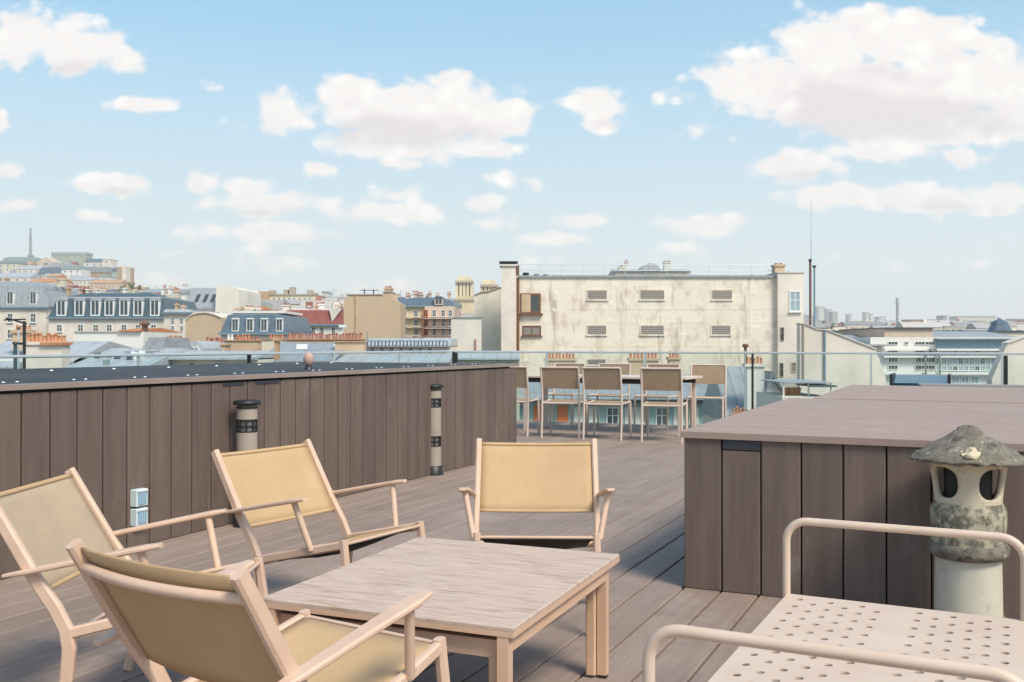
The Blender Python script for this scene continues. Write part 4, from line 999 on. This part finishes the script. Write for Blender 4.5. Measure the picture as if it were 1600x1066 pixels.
# masts at the left
for lab, px, d, t, m_, r in (('dark aerial mast with a bent crossbar, third pole from the left edge',38,13.5,502,'black',.022),('teal vent pole standing left of the dark aerial mast',24,13.2,535,'slated',.024),('slim white pole between the teal pole and the dark mast',29,13.8,512,'rail',.014)):
    g = thing('roof_mast', lab, 'mast', (X(px,d),d,GZ), 0); b = MB().tube([(0,0,0),(0,0,Z(t,d)-GZ)], r, 8)
    b.build('pole', M[m_], g)
    if px == 38: MB().tube([(.03,0,Z(506,d)-GZ),(-.25,0,Z(497,d)-GZ)],.012,6).build('crossbar', M['black'], g); MB().tube([(-.28,0,Z(500,d)-GZ),(.02,0,Z(499,d)-GZ)],.010,6).build('crossbar', M['black'], g); MB().tube([(-.08,0,Z(537,d)-GZ),(.02,0,Z(537,d)-GZ)],.016,6).build('bracket', M['black'], g)
    else: MB().lathe([(r*1.6,Z(t+3,d)-GZ),(r*1.6,Z(t,d)-GZ),(0,Z(t-1,d)-GZ)],n=8).build('cap', M['black'], g)

# --- the hill with its houses
hv = []; hf = []; nx, ny = 60, 30
def hillz(x, y):
    e = ((x+560)/330)**2+((y-900)/420)**2
    return GZ-.6+92*math.exp(-e*1.25)+1.5*math.sin(x*.05)*math.exp(-e)
for i in range(nx+1):
    for j in range(ny+1):
        x = -1300+1400*i/nx; y = 330+1300*j/ny; hv.append((x,y,hillz(x,y)))
for i in range(nx):
    for j in range(ny): a = i*(ny+1)+j; hf.append((a,a+ny+1,a+ny+2,a+1))
tag(MB().add(hv,hf,0,True).build('hill', M['hillm']), kind='structure')
def hh(label, px0, px1, d, top, eave, wall, roof, kind='gable', wy=None, nw=0, dep=16, py_w=None, **k):
    x = X((px0+px1)/2,d); gz = min(hillz(X(px0,d),d), hillz(X(px1,d),d+dep))-3; gz = min(gz, Z(eave,d)-6)
    B = Bld(label, px0, px1, d, gz=gz, **k)
    B.wall(eave, M[wall], dep=dep)
    if kind == 'gable': B.gable(eave, top, M[roof], dep=dep)
    elif kind == 'mans': B.mansard(eave, top+(eave-top)*.25, top, M[roof], dep=dep)
    elif kind == 'flat': MB().box(-B.w/2-.3,B.w/2+.3,-.4,dep+.4,B.z(eave)+.01,B.z(top)).build('roof', M[roof], B.o)
    elif kind == 'front': B.poly([(px0,eave),((px0+px1)/2,top),(px1,eave)], M[wall], 0.01, dep-.1, 'gable'); 
    for r in range(wy or 0):
        for i in range(nw): B.win(px0+(px1-px0)*(i+.5)/nw, eave+(py_w or 6)*(r+.6), (px1-px0)/nw*.32, (py_w or 6)*.55, sill=False)
    return B
B = Bld('tall thin television mast on top of the hill, far left', 42, 48, 930, gz=hillz(X(45,930),930), cat='mast', name='hill_mast')
b = MB(); x = B.x(45); b.tube([(x,3,0),(x,3,B.z(372)),(x,3,B.z(356))],[2.0,1.3,.9],6); b.build('mast', M['zinc'], B.o); MB().box(x-2,x+2,1,5,B.z(401),B.z(398)).build('platform', M['zinc'], B.o)
hh('tan slab block with a long green grey roof at the top left of the hill',3,57,860,401,409,'tan','greenroof','mans',2,6)
hh('tall narrow cream tower house at the left edge of the hill',-14,27,800,408,412,'cream','greenroof','flat',3,4)
hh('pink gabled house with a round window on the hilltop',58,85,850,402,409,'pinkst','tile','front',1,1)
hh('wide hilltop block with a pale blue flat roof, highest on the hill',80,133,900,394,398,'green','zincl','flat',1,5)
hh('hilltop house with a dark blue roof and a cream end wall',131,162,880,403,410,'cream2','slate','gable',1,3)
hh('small cream house at the right shoulder of the hilltop',160,172,870,404,406,'cream2','pale','flat',1,1)
hh('grey roofed long house on the second tier of the hill',26,62,740,414,421,'cream2','zincl','gable',1,4)
hh('blue purple slate roofed house on the second tier of the hill',58,98,730,416,429,'cream','slate','mans',1,4)
hh('orange roofed house low on the hill under the slate one',49,72,680,430,437,'yellow','tile','gable',1,3)
hh('pastel stack of flats with green vaulted roofs in the middle of the hill',96,126,690,414,421,'whitew','greenroof','mans',4,3)
hh('brown tile walled block with a blue grey flat roof on the right of the hill',123,166,720,417,426,'browntile','zinc','flat',0,0)
hh('pale blue glazed block beside the brown tower on the hill',164,185,730,418,424,'aqua','slate','mans',1,2)
B = hh('slim brown and cream tower block at the right end of the hill',183,196,700,416,418,'browntile','cream2','flat',3,2); B.block(191,197,418.5,440,-1,8,M['cream2'],'stair_wall')
hh('cream row of houses at the foot of the hill in the middle',110,142,600,432,438,'cream2','zincl','gable',2,5)
hh('brown row of houses at the foot of the hill on the right',140,187,590,436,443,'pinkst','browntile','gable',1,7)
hh('yellow ochre row of houses at the foot of the hill behind the dormered roof',44,96,560,434,441,'yellow','tile','gable',2,7)
hh('cream house with a grey roof, left foot of the hill',-30,46,580,425,434,'cream','zincl','gable',1,6)
hh('small red chimneyed house in front of the pastel flats',94,110,540,444,449,'whitew','redroof','gable',1,2)
hh('mustard house among trees right of the hill foot',198,222,520,447,453,'yellow','browntile','gable',1,3)
hh('grey house behind the seven dormers, right of the mustard one',220,262,480,450,457,'pale','zinc','gable',1,5)
# skyline between hill and tan gable
def low(lab, a, c, d, top, eave, wall, roof, kind='gable', n=3):
    B = Bld(lab, a, c, d); B.wall(eave, M[wall], dep=14)
    if kind == 'gable': B.gable(eave,top,M[roof],dep=12)
    elif kind == 'mans': B.mansard(eave,top+(eave-top)*.3,top,M[roof],dep=13)
    else: MB().box(-B.w/2-.2,B.w/2+.2,-.3,14.2,B.z(eave)+.01,B.z(top)).build('roof', M[roof], B.o)
    for i in range(n): B.win(a+(c-a)*(i+.5)/n, eave+6, (c-a)/n*.35, 6, sill=False)
    return B
B = low('grey skyline block with white chimneys behind the slate roofed house',262,300,260,451,455,'pale','zinc','mans',4); B.chimney(276,284,446,452,3,'whitew','terra2',4,1,3)
low('long low pale block left of the blank gable on the skyline',298,346,300,450,454,'whitew','zincl','flat',5)
B = low('greenish skyline house with a thin aerial right of the blank gable',376,404,240,469,473,'green','greenroof','mans',3); B.rod(390,458,470,.12,'zinc',5)
B = low('red roofed skyline house with a spire like aerial left of the slate roof',232,252,230,456,462,'cream2','redroof','gable',2); B.rod(246,443,458,.15,'brown',5)
low('pale skyline block right of the yellow block',492,540,420,472,476,'cream2','zincl','flat',5)
B = low('slim pale tower on the skyline left of the tan gable',503,511,520,455,458,'pale','zinc','flat',1)
low('grey roofed skyline house right behind the tan gable shoulder',612,640,200,464,470,'cream2','slate','mans',2)
low('pale skyline block with a copper roof left of the church tower',700,716,220,472,478,'pinkst','greenroof','flat',1)
# far right skyline
for i,(lab,a,c,d,top,wall) in enumerate((('hazy lilac tower block on the horizon right of the vent pipes',1279,1291,2100,479,'pale'),('slim hazy tower block on the horizon beside the lilac one',1294,1300,2000,483,'cream2'),
  ('low hazy greenish block on the horizon',1301,1309,1900,487,'green'),('tiny hazy tower on the horizon left of the middle',1327,1331,2200,491,'pale'),('pair of hazy slab blocks on the horizon, the left one',1353,1358,2300,488,'pale'),
  ('pair of hazy slab blocks on the horizon, the right one',1360,1364,2300,490,'cream2'),('white hazy block left of the tall chimney tower',1374,1384,1800,495,'whitew'),('orange roofed far block right of the tall tower',1424,1462,1000,499,'tile'),
  ('grey far tower standing alone right of the orange roofed block',1474,1480,1500,493,'zinc'),('large pale institutional block on the right horizon',1496,1556,1300,494,'cream2'),('low cream wing in front of the large pale block',1484,1540,1100,501,'cream'),
  ('small far block at the right edge beyond the turret',1588,1602,1200,498,'pale'),('far block with a flat roof at the extreme right',1604,1640,1000,500,'cream'))):
    B = Bld(lab,a,c,d); B.wall(top+1.2,M[wall],dep=25); MB().box(-B.w/2-.4,B.w/2+.4,-.5,25.5,B.z(top+1.2)+.01,B.z(top)).build('roof', M['city_roof'], B.o)
    n = max(2,int((c-a)/4))
    for r in range(2):
        for q in range(n): B.win(a+(c-a)*(q+.5)/n, top+4+4*r, (c-a)/n*.4, 2, bars=0, sill=False)
B = Bld('tall dark chimney like tower rising alone above the right skyline', 1400, 1407, 1400, cat='tower', name='far_tower')
x = B.x(1403.5); MB().lathe([(2.4,0),(2.1,B.z(490)),(1.7,B.z(478)),(2.3,B.z(477)),(2.3,B.z(466)),(1.2,B.z(465)),(0,B.z(464.5))],x,3,10).build('shaft', M['zinc'], B.o)

# packed small houses filling the hillside, too alike to single out
rh_ = random.Random(77); cols = ['cream2','cream','whitew','yellow','pinkst','pale','tan','green']; rofs = ['zincl','zinc','slate','tile','browntile','greenroof','zincl','redroof']
for i in range(62):
    px = rh_.uniform(-25,196); row = i % 5; d = (560,610,660,760,830)[row]+rh_.uniform(-15,25); a = rh_.uniform(9,20); x = X(px,d)
    t = {0:445,1:437,2:429,3:419,4:411}[row]+rh_.uniform(-3,3)+(max(0,px-150)*.22)
    B = Bld('small pale house packed in among the others on the far hillside', px-a/2, px+a/2, d, gz=min(hillz(x,d)-4,Z(t+14,d)), group='small houses packed on the far hillside')
    B.wall(t+5, M[cols[rh_.randrange(8)]], dep=12); (B.gable if i%2 else (lambda e,r,m,dep: B.mansard(e,r+1.2,r,m,dep=dep,gut=False)))(t+5, t, M[rofs[rh_.randrange(8)]], dep=12)
    for q in range(3): B.win(px-a/2+a*(q+.5)/3, t+9, a*.12, 4, bars=0, sill=False)
rc_ = random.Random(31)
for B in [b_ for b_ in BL_ALL if b_.rg and 60 <= b_.d <= 480 and b_.pc < 720]:
    for (a,c,r,y) in B.rg[:1]:
        for i in range(max(1,int((c-a)/22))):
            px = rc_.uniform(a+5,c-5); w_ = rc_.uniform(2.2,5); h_ = rc_.uniform(3,7)*min(1,140/B.d+.25)
            B.chimney(px-w_/2,px+w_/2,r-h_,r+3,2 if B.d < 200 else 0,('cream2','stack','whitew','pinkst')[rc_.randrange(4)],'terra',y+.1,.7,3)
        if rc_.random() < .7: px = rc_.uniform(a+4,c-4); B.rod(px,r-rc_.uniform(8,13)*min(1,150/B.d+.2),r+2,.03,'black',y,'aerial')
# far-off mass of roofs
rs = random.Random(21); b = MB()
for i in range(1150):
    d = 130*math.exp(rs.random()*math.log(2500/130)); px = rs.uniform(-250,1900); x = X(px,d)
    w = rs.uniform(9,26); dp = rs.uniform(9,16); near = max(0,(1-d/900))
    if d < 330 and (px > 1200 or px < -100): top = rs.uniform(526,538)
    elif px > 1230: top = rs.uniform(500,512) if d > 500 else rs.uniform(514,524)
    elif px < 720: top = rs.uniform(463,486) if d > 260 else rs.uniform(492,512)
    else: top = rs.uniform(470,490) if px > 900 else rs.uniform(482,500)
    if 0 <= px < 230 and d > 330: continue
    if px <= 300 and d > 420: 
        if hillz(x,d) > GZ+2: continue
    zt = Z(top,d); 
    if zt < GZ+8: zt = GZ+rs.uniform(8,16)
    r = rs.random(); rh = rs.uniform(1.5,3.5)
    b.box(x-w/2,x+w/2,d,d+dp,GZ,zt-rh,0)
    if r < .65: b.prism([(d-.3,zt-rh+.02),(d+dp*.3,zt-.4),(d+dp*.5,zt),(d+dp*.7,zt-.4),(d+dp+.3,zt-rh+.02)],x-w/2-.2,x+w/2+.2,'x',1)
    else: b.box(x-w/2-.2,x+w/2+.2,d-.2,d+dp+.2,zt-rh+.01,zt-rh+.5,1)
    for q in range(int(w/3.2)):
        for r2 in range(3): wx = x-w/2+1.6+q*3.1; wz = zt-rh-2.3-r2*3; b.box(wx-.5,wx+.5,d-.05,d+.02,wz-.8,wz+.8,2)
    if rs.random() < .5: cx = x+rs.uniform(-w/3,w/3); b.box(cx-.9,cx+.9,d+dp*.4,d+dp*.4+.8,zt-1,zt+1.3,rs.choice((0,3)))
tag(b.build('distant_rooftops',[M['city_wall'],M['city_roof'],M['pane'],M['terra2']]), 'hazy mass of far roofs and walls filling the city up to the horizon','rooftops',kind='stuff')

# trees
def tree(label, px, d, top, wpx, base=None, seed=1, gz=GZ):
    r = random.Random(seed); x = X(px,d); zt = Z(top,d)-gz; rw = wpx*d/F/2
    g = thing('tree', label, 'tree', (x,d,gz), 0)
    th = rw*.12
    b = MB().tube([(0,0,0),(.1*rw,0,zt*.5),(0,.1*rw,zt-rw)],[th*1.3,th,th*.5],7)
    for i in range(5): a = 2*PI*i/5; b.tube([(0,0,zt-rw*1.8),(rw*.5*math.cos(a),rw*.5*math.sin(a),zt-rw*.8)],[th*.5,th*.2],5)
    b.build('trunk', M['trunk'], g)
    b = MB(); s = rw*.17
    cl = [(r.uniform(-.7,.7)*rw,r.uniform(-.7,.7)*rw,zt-rw+r.uniform(-.75,.6)*rw,r.uniform(.28,.48)*rw) for _ in range(11)]
    for c in cl:
        for i in range(70):
            v = Vector((r.gauss(0,1),r.gauss(0,1),r.gauss(0,1))).normalized()*c[3]*r.uniform(.5,1.05); p = Vector(c[:3])+v
            a = Vector((r.uniform(-1,1),r.uniform(-1,1),r.uniform(-1,1))).normalized(); e = a.orthogonal().normalized()
            b.add([p-a*s*.5,p+e*s*.3,p+a*s*.5,p-e*s*.3],[(0,1,2,3)])
    b.build('crown', M['leaf'], g)
for i,(px,d,top,w) in enumerate(((1274,160,500,13),(1284,170,499,12),(1298,190,503,12))):
    tree(('yellow green tree just right of the vent pipes, nearest to them','rounded yellow green tree second from the vent pipes','smaller green tree third to the right of the vent pipes')[i],px,d,top,w,seed=i+3)
for i,(px,d,top,w) in enumerate(((191,540,444,12),(206,510,441,12),(216,500,444,10))):
    tree(('dark tree at the right foot of the hill by the slim tower block','bushy tree above the mustard house at the hill foot','small tree between the mustard and the grey house')[i],px,d,top,w,seed=i+13,gz=hillz(X(px,d),d)-1)

# ------------------------------------------------------------------ air
hz = MB().box(-2640,2640,-80,2680,GZ-1.2,118).build('haze', [])
hm = bpy.data.materials.new('air'); hm.use_nodes = True; n_ = hm.node_tree; n_.nodes.remove(n_.nodes['Principled BSDF'])
pv = n_.nodes.new('ShaderNodeVolumePrincipled'); pv.inputs['Density'].default_value = .00030; pv.inputs['Color'].default_value = (1,.98,.96,1); pv.inputs['Anisotropy'].default_value = .2
n_.links.new(pv.outputs[0], n_.nodes['Material Output'].inputs['Volume']); hz.data.materials.append(hm)
tag(hz, kind='stuff'); hz['label'] = 'thin pale air that fades the far roofs'; hz['category'] = 'haze'

# ------------------------------------------------------------------ sky with clouds (a function of direction only)
SE, SA = math.radians(50), math.radians(143)     # sun elevation; azimuth clockwise from +Y
w = bpy.data.worlds.new('World'); sc.world = w; w.use_nodes = True; nt = w.node_tree; N = nt.nodes; L = nt.links; N.clear()
out = N.new('ShaderNodeOutputWorld'); bg = N.new('ShaderNodeBackground'); L.new(bg.outputs[0], out.inputs[0])
st = N.new('ShaderNodeTexSky'); st.sky_type = 'NISHITA'; st.sun_disc = False; st.sun_elevation = SE; st.sun_rotation = SA
st.altitude = 60; st.air_density = 1.0; st.dust_density = 1.2; st.ozone_density = 2.0
bg.inputs['Strength'].default_value = .12
tc = N.new('ShaderNodeTexCoord'); sx = N.new('ShaderNodeSeparateXYZ'); L.new(tc.outputs['Generated'], sx.inputs[0])
def mth(op, a, b=None, c=None, clamp=False):
    n = N.new('ShaderNodeMath'); n.operation = op; n.use_clamp = clamp
    for i, q in enumerate((a, b, c)):
        if q is None: continue
        if hasattr(q, 'is_linked') or hasattr(q, 'node'): L.new(q, n.inputs[i])
        else: n.inputs[i].default_value = q
    return n.outputs[0]
ay = mth('MAXIMUM', sx.outputs['Y'], .08)
cu = mth('DIVIDE', sx.outputs['X'], ay); cv = mth('DIVIDE', sx.outputs['Z'], ay)
cb = N.new('ShaderNodeCombineXYZ'); L.new(cu, cb.inputs[0]); L.new(cv, cb.inputs[1])
def noise(vec, scale, detail, rough=.55, sc3=(1,1,1)):
    m_ = N.new('ShaderNodeMapping'); m_.inputs['Scale'].default_value = sc3; L.new(vec, m_.inputs['Vector'])
    n = N.new('ShaderNodeTexNoise'); n.inputs['Scale'].default_value = scale; n.inputs['Detail'].default_value = detail; n.inputs['Roughness'].default_value = rough
    L.new(m_.outputs[0], n.inputs['Vector']); return n
# warp
n1 = noise(cb.outputs[0], 9, 2, .6, (1,1.5,1))
wv = N.new('ShaderNodeVectorMath'); wv.operation = 'SUBTRACT'; L.new(n1.outputs['Color'], wv.inputs[0]); wv.inputs[1].default_value = (.5,.5,.5)
ws = N.new('ShaderNodeVectorMath'); ws.operation = 'MULTIPLY'; L.new(wv.outputs[0], ws.inputs[0]); ws.inputs[1].default_value = (.055,.022,0)
wp = N.new('ShaderNodeVectorMath'); wp.operation = 'ADD'; L.new(cb.outputs[0], wp.inputs[0]); L.new(ws.outputs[0], wp.inputs[1])
CL = [ # column, row, half width, half height, thickness (as seen in the photograph; turned into directions)
 (40,62,115,48,1),(110,76,85,42,1),(180,92,40,30,.9),(5,185,22,20,.9),(225,166,60,17,.75),(330,138,32,9,.35),(46,120,16,12,.4),
 (440,172,80,34,.85),(560,150,66,44,1.1),(650,168,140,55,1.2),(768,178,80,40,1.1),(640,218,150,34,1),(735,232,78,28,1),(640,252,48,12,.6),
 (938,166,60,32,1.1),(930,192,36,16,.9),(1037,147,14,12,.4),(1190,135,110,66,1.1),(1300,70,120,64,1.2),(1420,62,125,54,1.1),(1340,150,250,70,1.4),(1520,130,130,62,1.3),(1440,195,200,46,1.2),(1530,66,60,24,.7),(1600,180,110,60,1.2),
 (1240,264,98,30,.85),(1380,240,110,20,.6),(1500,238,60,18,.6),(1100,206,36,14,.4),(1150,216,20,9,.35),
 (1300,312,105,24,.9),(1450,312,150,26,1),(1560,300,70,26,1),(1110,350,88,22,.85),(1070,390,50,11,.4),
 (178,287,64,22,1),(316,282,38,18,.7),(392,288,44,20,.9),(420,318,125,24,.85),(500,266,36,16,.85),(600,335,115,21,.8),(755,320,42,15,.7),(770,346,62,13,.6),
 (790,285,42,16,.45),(898,343,48,15,.8),(880,371,62,15,.8),(420,366,124,15,.75),(400,392,34,8,.4),(440,416,78,16,.35),
 (20,320,46,16,.7),(15,264,34,12,.6),(137,338,40,11,.6),(270,394,18,6,.35),(250,433,60,14,.4),(612,447,60,12,.45),(1395,422,60,10,.25),(1490,414,50,7,.25),(700,130,60,24,.8),(870,405,70,12,.15),(620,300,70,10,.2)]
def field(lst, vec):
    cur = None
    for (a, c, rx, ry, s_) in lst:
        sb = N.new('ShaderNodeVectorMath'); sb.operation = 'MULTIPLY_ADD'; L.new(vec, sb.inputs[0])
        kx, ky = F/rx, F/ry; sb.inputs[1].default_value = (kx,ky,0); sb.inputs[2].default_value = (-(a-800)/F*kx, -(HOR-c)/F*ky, 0)
        ln = N.new('ShaderNodeVectorMath'); ln.operation = 'LENGTH'; L.new(sb.outputs[0], ln.inputs[0])
        v = mth('MULTIPLY_ADD', ln.outputs['Value'], -s_, s_)
        cur = v if cur is None else mth('SMOOTH_MAX', cur, v, .12)
    return cur
f1 = field(CL, wp.outputs[0])
n2 = noise(cb.outputs[0], 26, 6, .64, (1,1.35,1)); n3 = noise(cb.outputs[0], 11, 3, .55, (1,1.5,1))
nn = mth('MULTIPLY_ADD', n2.outputs['Fac'], 1.3, -.60); nn = mth('MULTIPLY_ADD', n3.outputs['Fac'], .75, mth('SUBTRACT', nn, .375))
def voro(scale, sm):
    m_ = N.new('ShaderNodeMapping'); m_.inputs['Scale'].default_value = (1,1.25,1); L.new(wp.outputs[0], m_.inputs['Vector'])
    v_ = N.new('ShaderNodeTexVoronoi'); v_.feature = 'F1'; v_.inputs['Scale'].default_value = scale
    v_.inputs['Detail'].default_value = 1.0; v_.inputs['Roughness'].default_value = .6; L.new(m_.outputs[0], v_.inputs['Vector']); return v_.outputs['Distance']
vo = voro(30, .6)
nn = mth('MULTIPLY_ADD', vo, -.55, mth('ADD', nn, .51))
dens = mth('ADD', f1, nn)
mr = N.new('ShaderNodeMapRange'); mr.interpolation_type = 'SMOOTHSTEP'; mr.inputs['From Min'].default_value = .02; mr.inputs['From Max'].default_value = .50
L.new(dens, mr.inputs['Value'])
front = N.new('ShaderNodeMapRange'); front.inputs['From Min'].default_value = .25; front.inputs['From Max'].default_value = .45; L.new(sx.outputs['Y'], front.inputs['Value'])
a_front = mth('MULTIPLY', mr.outputs[0], front.outputs[0])
# other directions: loose cumulus from noise
n4 = noise(tc.outputs['Generated'], 3.2, 8, .6, (1,1,2.2)); mr4 = N.new('ShaderNodeMapRange'); mr4.interpolation_type = 'SMOOTHSTEP'; mr4.inputs['From Min'].default_value = .54; mr4.inputs['From Max'].default_value = .66; L.new(n4.outputs['Fac'], mr4.inputs['Value'])
up = N.new('ShaderNodeMapRange'); up.inputs['From Min'].default_value = .02; up.inputs['From Max'].default_value = .15; L.new(sx.outputs['Z'], up.inputs['Value'])
a_back = mth('MULTIPLY', mth('MULTIPLY', mr4.outputs[0], up.outputs[0]), mth('SUBTRACT', 1, front.outputs[0]))
lf = N.new('ShaderNodeMapRange'); lf.inputs['From Min'].default_value = .03; lf.inputs['From Max'].default_value = .22; lf.inputs['To Min'].default_value = .82; lf.inputs['To Max'].default_value = .97; L.new(sx.outputs['Z'], lf.inputs['Value'])
alpha = mth('MULTIPLY', mth('ADD', a_front, a_back), lf.outputs[0], clamp=True)
# shaded undersides of the thick clouds
SH = [(640,205,170,34,.9),(1400,185,260,44,1.1),(1300,150,130,36,.7),(1400,120,130,30,.5),(1240,278,80,14,.5),(1440,322,190,13,.5),(178,298,50,10,.5),(400,330,120,12,.4),(935,190,50,14,.5),(100,100,90,16,.5),(1550,200,90,30,.8)]
f2 = field(SH, wp.outputs[0]); sh = mth('ADD', f2, mth('MULTIPLY_ADD', n3.outputs['Fac'], 1.3, -.60))
ms = N.new('ShaderNodeMapRange'); ms.interpolation_type = 'SMOOTHSTEP'; ms.inputs['From Min'].default_value = -.05; ms.inputs['From Max'].default_value = .75; L.new(sh, ms.inputs['Value'])
n5 = n2; m5 = N.new('ShaderNodeMapRange'); m5.inputs['From Min'].default_value = .40; m5.inputs['From Max'].default_value = .72; m5.inputs['To Max'].default_value = .22; L.new(n5.outputs['Fac'], m5.inputs['Value'])
mv = N.new('ShaderNodeMapRange'); mv.inputs['From Min'].default_value = .30; mv.inputs['From Max'].default_value = .75; mv.inputs['To Max'].default_value = .45; L.new(vo, mv.inputs['Value'])
shd = mth('MAXIMUM', ms.outputs[0], m5.outputs[0]); shd = mth('ADD', mth('MULTIPLY', shd, mth('MULTIPLY_ADD', n2.outputs['Fac'], 1.9, -.15)), mth('MULTIPLY', mv.outputs[0], .8), clamp=True)
cc = N.new('ShaderNodeMix'); cc.data_type = 'RGBA'; L.new(shd, cc.inputs[0]); cc.inputs[6].default_value = (4.85,4.7,4.5,1); cc.inputs[7].default_value = (3.75,3.52,3.48,1)
# sky colour trim: photographed sky is lighter and paler towards the horizon
tr = N.new('ShaderNodeMix'); tr.data_type = 'RGBA'; tr.blend_type = 'MULTIPLY'; tr.inputs[0].default_value = 1; L.new(st.outputs[0], tr.inputs[6]); tr.inputs[7].default_value = (.82,1.0,.95,1)
lowc = N.new('ShaderNodeMapRange'); lowc.inputs['From Min'].default_value = .0; lowc.inputs['From Max'].default_value = .30; L.new(sx.outputs['Z'], lowc.inputs['Value'])
lc_ = N.new('ShaderNodeMix'); lc_.data_type = 'RGBA'; L.new(lowc.outputs[0], lc_.inputs[0]); lc_.inputs[6].default_value = (4.05,4.12,3.95,1); lc_.inputs[7].default_value = (1.90,3.02,3.78,1)
hzr = N.new('ShaderNodeMapRange'); hzr.interpolation_type = 'SMOOTHSTEP'; hzr.inputs['From Min'].default_value = .12; hzr.inputs['From Max'].default_value = .60; hzr.inputs['To Min'].default_value = .95; hzr.inputs['To Max'].default_value = 0
L.new(sx.outputs['Z'], hzr.inputs['Value'])
hm_ = N.new('ShaderNodeMix'); hm_.data_type = 'RGBA'; L.new(hzr.outputs[0], hm_.inputs[0]); L.new(tr.outputs[2], hm_.inputs[6]); L.new(lc_.outputs[2], hm_.inputs[7])
fin = N.new('ShaderNodeMix'); fin.data_type = 'RGBA'; L.new(alpha, fin.inputs[0]); L.new(hm_.outputs[2], fin.inputs[6]); L.new(cc.outputs[2], fin.inputs[7])
L.new(fin.outputs[2], bg.inputs['Color'])
w.cycles.sampling_method = 'MANUAL'; w.cycles.sample_map_resolution = 256

sl = bpy.data.lights.new('sun','SUN'); sl.energy = 2.0; sl.angle = math.radians(18); sl.color = (1,.90,.76)
so = bpy.data.objects.new('sun', sl); C.objects.link(so)
sdir = Vector((math.sin(SA)*math.cos(SE), math.cos(SA)*math.cos(SE), math.sin(SE)))
so.rotation_euler = sdir.to_track_quat('Z','Y').to_euler(); so.location = (5,-8,14)

cam = bpy.data.cameras.new('camera'); co = bpy.data.objects.new('camera', cam); C.objects.link(co)
cam.lens = 36*F/1600; cam.sensor_width = 36; cam.clip_start = .05; cam.clip_end = 20000
co.location = (0,0,H); co.rotation_euler = (PI/2+math.atan((HOR-533)/F),0,0); sc.camera = co
sc.view_settings.view_transform = 'Standard'; sc.view_settings.look = 'None'; sc.view_settings.exposure = .93; sc.view_settings.gamma = 1
sc.cycles.volume_bounces = 1; sc.cycles.max_bounces = 8; sc.cycles.transparent_max_bounces = 24
